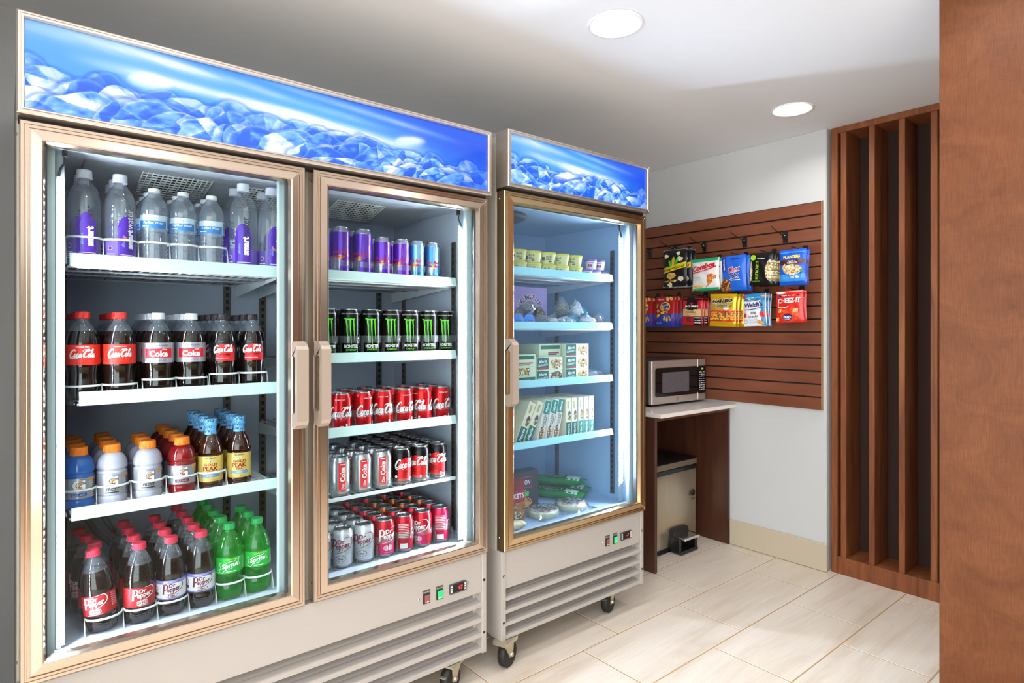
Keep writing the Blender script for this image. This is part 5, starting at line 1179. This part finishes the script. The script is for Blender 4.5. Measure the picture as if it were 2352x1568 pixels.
def bag_proto(key, w, h, T_, ms, prf, seed=0, crimp=.012, seal=None):
    nx, nz = 14, 18; mb = MB(); R = random.Random(seed); ph = [R.uniform(0, 6.28) for _ in range(6)]
    def th(x, z):
        u, v = abs(x)/(w/2), (z-h/2)/(h/2); a = max(0, 1-u**3.2); b = max(0, 1-abs(v)**4)
        return T_*.41*(a**.7)*(b**.8)+.0018*math.sin(38*z/h+ph[0]+9*x/w)*a*b+.0022*math.sin(15*x/w+ph[1]+10*z/h)*a*b
    xw = lambda x, z: x*(1-.05*math.sin(math.pi*min(max(z/h, 0), 1)))
    for s_ in (-1, 1):
        V = [(xw(-w/2+w*i/nx, h*j/nz), s_*(th(-w/2+w*i/nx, h*j/nz)+.0004), h*j/nz-h) for j in range(nz+1) for i in range(nx+1)]
        mb.add(V, [(j*(nx+1)+i, j*(nx+1)+i+1, (j+1)*(nx+1)+i+1, (j+1)*(nx+1)+i) for j in range(nz) for i in range(nx)], 0, True)
    pr = Print(mb, lambda x, z, L: (xw(x*w, z*h), -(th(x*w, z*h)+.0012+.0006*L), z*h-h)); prf(pr)
    sl = MB(); 
    for z0 in (0, h-crimp):
        for k in range(4): sl.box(-w/2+.001, w/2-.001, -.0016, .0016, z0-h+crimp*(k+.2)/4, z0-h+crimp*(k+.7)/4)
    ALLP[key] = [('pouch', mb.mesh('pouch', ms)), ('crimped_seal', sl.mesh('crimped_seal', [seal or ms[0]]))]
G = lambda h: pm(h, .28)
def R4(pr, x0, x1, z0, z1, mi, l=0, nx=8, ny=6): pr.rect(x0, x1, z0, z1, mi, l, nx, ny)
def TX(pr, s_, x, z, w, h, mi, l=4, bold=.03, shear=0., rot=0., arc=0.):
    # print space is the unit square of the bag, so rotate with the aspect in mind
    V, F = text2d(s_, bold, shear)
    ext = V.max(0)-V.min(0); ca, sa = math.cos(rot), math.sin(rot)
    if abs(rot) > 1.2: pr._add([(x-(q[1]/ext[1]*w), z+(q[0]/ext[0]*h)) for q in V], F, mi, l)
    else: pr._add([(x+q[0]/ext[0]*w, z+q[1]/ext[1]*h+math.tan(rot)*q[0]/ext[0]*w) for q in V], F, mi, l)
f_pop = food_mat('popcorn picture', ['#f2e8cc', '#e6cf98', '#fbf6e6'], 160); f_chs = food_mat('cheese picture', ['#e6bb62', '#f0cd80', '#d9a548'], 120); f_slice = food_mat('pizza slice picture', ['#d67a2a', '#e29a4a', '#c25a20', '#eab870'], 170); f_mix = food_mat('snack mix picture', ['#8a4a1a', '#c27a2e', '#5a2c10', '#d99a4a', '#6e3a16'], 110)
f_pis = food_mat('pistachio picture', ['#d8c89a', '#f0e6c8', '#8a8a4a', '#b89a6a', '#e9dcb8', '#6a5a3a'], 130); f_mixn = food_mat('nut and candy picture', ['#e9d2a0', '#f2e6c8', '#d9a860', '#e8dcc8', '#b8743a'], 120); f_gum = food_mat('gummy candy picture', ['#d84a1c', '#e8902a', '#b02a1a', '#e6c04a', '#2f7a3a', '#f0a03a'], 110)
def p_popcorn(pr):
    pr._add([(-.49+.97*i/8, .37+.145*i/8+.145*j/3) for j in range(4) for i in range(9)], [(j*9+i, j*9+i+1, j*9+i+10, j*9+i+9) for j in range(3) for i in range(8)], 1, 1)
    TX(pr, 'Smartfood', -.02, .505, .90, .075, 2, 4, .01, .25, .14)
    for i, (x, z, r) in enumerate(((-.33, .83, .085), (.18, .89, .08), (.26, .74, .10), (-.18, .07, .10), (.30, .22, .12), (.05, .16, .05))): pr.ell(x, z, r, r*.62, 3, 2, 14, 2, jag=.25, seed=i)
    pr.ell(-.02, .68, .07, .13, 4, 3, 16, 2, rot=-.2); pr.ell(.14, .70, .05, .12, 5, 2, 12, 2, rot=-.6); pr.ell(-.16, .64, .05, .09, 5, 2, 12, 2, rot=.5)
    pr.ell(-.10, .30, .20, .085, 6, 2, 7, 2, jag=.2, seed=5); TX(pr, 'WHITE CHEDDAR', -.12, .165, .58, .04, 1, 4, .03, 0, .05)
bag_proto('b_pop', .178, .238, .036, [G('#17171a'), G('#e8d21e'), G('#1a1a1a'), f_pop, G('#eac22a'), G('#35c83a'), f_chs], p_popcorn, 1, seal=G('#c9c9cc'))
def p_pret(pr):
    R4(pr, -.48, .48, .90, 1.0, 1, 1, 8, 2); R4(pr, -.48, .48, 0, .06, 1, 1, 8, 2); TX(pr, 'Combos', -.04, .74, .86, .17, 2, 4, .05, .15, .16); pr.line([(-.48, .57), (-.28, .575), (-.05, .61), (.2, .66), (.42, .73)], .035, 2, 3); TX(pr, 'Stuffed Snacks', -.06, .60, .3, .02, 0, 6, 0, 0, .2)
    TX(pr, 'Pizzeria', -.28, .40, .26, .035, 3, 4); TX(pr, 'PRETZEL', -.28, .33, .22, .018, 2, 4); pr.poly([(.02, .06), (.10, .48), (.26, .50), (.42, .44), (.41, .34), (.22, .2)], 4, 2)
    for i, (x, z) in enumerate(((-.38, .11), (-.26, .14), (-.16, .10), (-.30, .08))): pr.ell(x, z, .07, .04, 5, 2, 12, 2)
    pr.ell(.26, .56, .09, .05, 0, 3, 14, 2)
bag_proto('b_pret', .186, .19, .031, [G('#efeeee'), G('#0fae72'), G('#d01c24'), G('#2a9a6a'), f_slice, f_chs], p_pret, 2)
def p_mix(pr):
    pr.ell(-.34, .16, .22, .2, 3, 1, 18, 3, jag=.08); R4(pr, -.47, -.30, .55, .98, 1, 1, 3, 6); TX(pr, 'ORIGINAL', -.36, .75, .07, .34, 2, 4, .03, 0, 1.57)
    for d, mi, l in ((.035, 2, 3), (0, 4, 5)): TX(pr, 'Chex', .06, .60, .50+d, .15+d, mi, l, .06 if d else .02, .12, .12)
    for d, mi, l in ((.035, 2, 3), (0, 5, 5)): TX(pr, 'mix', .06, .42, .40+d, .14+d, mi, l, .07 if d else .04, .2, .12)
    R4(pr, -.1, .3, .28, .30, 2, 2, 4, 1); pr.ell(.1, .9, .2, .03, 1, 1, 14, 2)
bag_proto('b_mix', .158, .202, .034, [G('#2468d8'), G('#1a3cae'), WHITE, f_mix, G('#d8283a'), G('#1c2a7a')], p_mix, 3)
def p_pist(pr):
    pr.ell(-.33, .86, .13, .085, 1, 2, 18, 2, jag=.05); TX(pr, 'Wonderful', .04, .82, .34, .03, 2, 4, .02, .2); TX(pr, 'PISTACHIOS', -.13, .47, .13, .56, 1, 4, .01, 0, 1.57); TX(pr, 'ROASTED & SALTED', -.16, .13, .34, .02, 1, 4)
    for s_ in (-1, 1): pr.ell(s_*.42, .45, .19 if s_ > 0 else .07, .32, 3, 1, 24, 3)
bag_proto('b_pist', .136, .182, .028, [G('#131315'), G('#9ad62a'), WHITE, f_pis], p_pist, 4)
def p_nuts(pr):
    R4(pr, -.48, .48, .58, .70, 2, 1, 8, 3); TX(pr, 'PLANTERS', .0, .785, .62, .085, 1, 4, .05, 0, .03); TX(pr, 'NUTS &', .02, .665, .30, .045, 3, 4, .03); TX(pr, 'CHOCOLATE', .03, .615, .38, .045, 3, 4, .03); pr.ell(.02, .43, .36, .15, 4, 1, 22, 3); pr.ell(-.30, .52, .10, .05, 5, 2, 12, 2, rot=.9); R4(pr, -.46, .46, .10, .30, 6, 1, 8, 3); TX(pr, 'Trail Mix', .1, .22, .36, .08, 3, 4, .05, .1); pr.ell(.36, .40, .06, .04, 7, 3, 12, 2); R4(pr, -.48, .48, .90, .93, 6, 1, 8, 1); pr.ell(.3, .66, .08, .035, 8, 3, 12, 2)
bag_proto('b_nuts', .150, .190, .036, [G('#1c5ad8'), G('#f2d43a'), G('#5a2418'), WHITE, f_mixn, G('#d8c87a'), G('#3f9ae8'), G('#2a9a3a'), G('#7a3420')], p_nuts, 5)
def p_ritz(pr):
    for k in range(8): R4(pr, -.5+.125*k, -.375+.125*k, .0, .30+.018*k+.06*math.sin(k*.45), 1, 1, 1, 6)
    pr.ell(.05, .66, .27, .17, 2, 2, 22, 3); pr.ell(.05, .66, .23, .14, 1, 3, 22, 3); TX(pr, 'RITZ', .05, .65, .44, .17, 2, 5, .04, .12, .1); TX(pr, 'BITS', .02, .47, .40, .09, 2, 5, .05, 0, .1); TX(pr, 'CHEESE', .05, .36, .34, .02, 3, 5, 0, 0, .1)
    for i, (x, z) in enumerate(((-.36, .52), (-.36, .36), (-.40, .70), (.02, .27), (.16, .24), (.30, .28), (.16, .92), (.34, .94))): pr.ell(x, z, .10, .055, 4, 4, 12, 2, rot=.4*i)
    TX(pr, 'Handi-Snacks', -.18, .91, .34, .04, 3, 4, .03); TX(pr, 'FAMILY SIZE', -.30, .12, .28, .03, 3, 4)
bag_proto('b_ritz', .140, .190, .029, [G('#b01c22'), G('#2444b8'), G('#f0c83a'), WHITE, f_chs], p_ritz, 6)
def p_jerk(pr):
    R4(pr, -.48, .48, .30, .56, 1, 1, 8, 4); R4(pr, -.48, .48, .86, 1.0, 2, 1, 8, 3); TX(pr, '100', -.34, .93, .18, .05, 0, 4, .04); TX(pr, 'Protein', .30, .93, .30, .05, 0, 4, .03)
    R4(pr, -.28, .30, .60, .86, 2, 2, 6, 5); pr.ell(.01, .60, .29, .095, 2, 2, 20, 3); TX(pr, "JACK LINK'S", .0, .645, .68, .075, 3, 6, .06); pr.poly([(-.09, .80), (0, .74), (.10, .80), (.02, .70), (0, .69)], 0, 5); TX(pr, 'ORIGINAL', -.04, .45, .48, .045, 2, 4, .04); TX(pr, 'BEEF JERKY', -.04, .38, .3, .02, 4, 4)
    pr.ell(-.12, .20, .18, .10, 4, 1, 16, 2); R4(pr, .10, .48, .0, .30, 2, 2, 4, 4)
    for k in range(3): R4(pr, .14, .44, .24-.085*k, .27-.085*k, 3, 3, 3, 1)
bag_proto('b_jerk', .142, .176, .022, [G('#c81e2a'), G('#dcbc84'), G('#1c1214'), WHITE, G('#7a2a34')], p_jerk, 7)
def p_gum(pr):
    for d, mi, l in ((.03, 2, 3), (0, 1, 5)): TX(pr, 'HARIBO', .02, .78, .76+d, .11+d, mi, l, .08 if d else .05, 0, .06)
    for d, mi, l in ((.02, 2, 3), (0, 1, 5)): TX(pr, 'Goldbears', .02, .645, .64+d, .075+d, mi, l, .06 if d else .025, 0, .05)
    R4(pr, -.48, .48, .18, .47, 3, 1, 10, 5); R4(pr, -.48, .48, .455, .50, 4, 2, 10, 1); R4(pr, -.48, .48, .16, .20, 4, 2, 10, 1); R4(pr, -.46, .46, .49, .50, 2, 3, 10, 1); pr.ell(.16, .55, .12, .035, 2, 2, 14, 2)
bag_proto('b_gum', .172, .192, .030, [pm('#e0b41e', .25, .35), BLACK, WHITE, f_gum, G('#d02a1c')], p_gum, 8)
def p_fruit(pr):
    R4(pr, -.48, .48, .80, 1.0, 1, 1, 8, 3); R4(pr, .30, .48, 0, .8, 1, 1, 2, 8); TX(pr, "Welch's", -.02, .66, .82, .15, 2, 5, .03, .06, .06); pr.line([(-.46, .80), (-.1, .775), (.2, .80), (.46, .83)], .02, 2, 3); pr.line([(-.46, .51), (-.1, .515), (.2, .545), (.44, .565)], .02, 2, 3)
    TX(pr, 'Fruit', -.02, .405, .28, .08, 3, 4, .01, .25, .05); TX(pr, 'Snacks', -.05, .30, .48, .08, 3, 4, .01, .25, .05); TX(pr, 'made with real fruit', 0, .88, .6, .03, 7, 4)
    pr.ell(.36, .36, .12, .11, 4, 2, 16, 2); pr.ell(.36, .46, .08, .035, 5, 3, 12, 2); pr.ell(.26, .10, .16, .06, 6, 2, 12, 2, rot=-.3); pr.ell(-.42, .34, .08, .07, 4, 2, 12, 2); pr.ell(-.40, .14, .08, .055, 3, 2, 14, 2); pr.ell(-.40, .14, .07, .047, 0, 3, 14, 2)
    for k in range(4): R4(pr, -.24, .12, .10+.035*k, .112+.035*k, 8, 2, 4, 1)
    pr.ell(-.44, .92, .07, .06, 4, 2, 12, 2); pr.ell(.4, .92, .1, .03, 6, 2, 10, 2)
bag_proto('b_fruit', .138, .182, .028, [G('#eef0f4'), G('#1f86c8'), G('#1c1c5a'), G('#4a5570'), G('#d8303a'), G('#5fae3a'), G('#ee9a4a'), G('#d8e85a'), G('#b8c0cc')], p_fruit, 9)
def p_cheez(pr):
    pr.ell(.02, .24, .34, .22, 4, 1, 24, 3); TX(pr, 'CHEEZ-IT', .02, .69, .84, .155, 1, 5, .03, .1, .02); pr.line([(-.40, .62), (-.38, .50), (-.30, .465), (-.15, .475), (.0, .50)], .028, 1, 4); pr._add([(-.3, .815), (.4, .83), (.36, .87), (-.28, .86)], [(0, 1, 2, 3)], 3, 2); TX(pr, 'WIN A TRIP', .0, .842, .5, .03, 1, 5, .03, .15); pr.ell(-.28, .93, .17, .028, 1, 2, 14, 2); pr.ell(-.36, .85, .05, .03, 6, 3, 10, 2)
    for x, z, r in ((.24, .36, .10), (-.34, .36, .07), (-.44, .10, .07)): pr.poly([(x-r, z-.05), (x+r*.8, z-.04), (x+r, z+.07), (x-r*.6, z+.06)], 2, 3)
    pr.ell(-.06, .17, .17, .115, 5, 3, 18, 2); TX(pr, 'CRUNCH', -.06, .165, .26, .06, 1, 6, .04); TX(pr, 'CLASSIC', -.06, .105, .2, .03, 1, 6, .02); R4(pr, -.48, .48, .955, .97, 1, 2, 8, 1)
bag_proto('b_cheez', .152, .172, .030, [G('#e0261c'), WHITE, f_chs, BLACK, G('#e84a22'), G('#3a2a7a'), G('#5a3ab8')], p_cheez, 10)
TOP = [('b_nuts', 1.560, Z(.425), 2, .040, 'blue nut and chocolate trail mix bag'), ('b_pist', 1.738, Z(.424), 4, .033, 'black pistachio bag with green lettering'), ('b_mix', 1.910, Z(.424), 3, .040, 'blue snack mix bag with red and navy lettering'), ('b_pret', 2.090, Z(.424), 3, .036, 'white bag with green top edge and pizza slice'), ('b_pop', 2.306, Z(.500), 3, .040, 'black popcorn bag with yellow band')]
BOT = [('b_cheez', 1.580, Z(.205), 2, .036, 'red cheese cracker bag with white lettering'), ('b_fruit', 1.783, Z(.197), 3, .034, 'white and blue fruit snacks bag'), ('b_gum', 1.972, Z(.205), 3, .036, 'gold gummy candy bag with black lettering'), ('b_jerk', 2.184, Z(.199), 4, .030, 'red jerky bag with tan band'), ('b_ritz', 2.382, Z(.204), 4, .034, 'red and blue cracker bag'), ('b_ritz', 2.552, Z(.204), 3, .034, 'red and blue cracker bag')]
for row, lst in (('upper', TOP), ('lower', BOT)):
    for q, (k, y, zt, n_, sp_, lab) in enumerate(lst):
        hook(y, zt-.002+(.012 if row == 'upper' else .012), 'black hook holding the %s%s' % (lab, ', nearest the freezer' if q == 5 else (', farther from the freezer' if q == 4 and row == 'lower' else '')), xt=3.225, rise=.010)
        for i in range(n_):
            x = 3.246+(sp_+.002)*i
            e = inst(k, 'snack_bag', (x, y+RJ.uniform(-.004, .004), zt+.006), '%s, %s on its %s hook%s' % (lab, ordn(i), row, ' nearest the freezer' if q == 5 else ''), 'snack bag', 'snack bags on the slatwall', face=False, rz=-math.pi/2+math.radians(RJ.uniform(-2, 2)))
            e.rotation_euler[1] = math.radians(RJ.uniform(-2.5, 2.5))
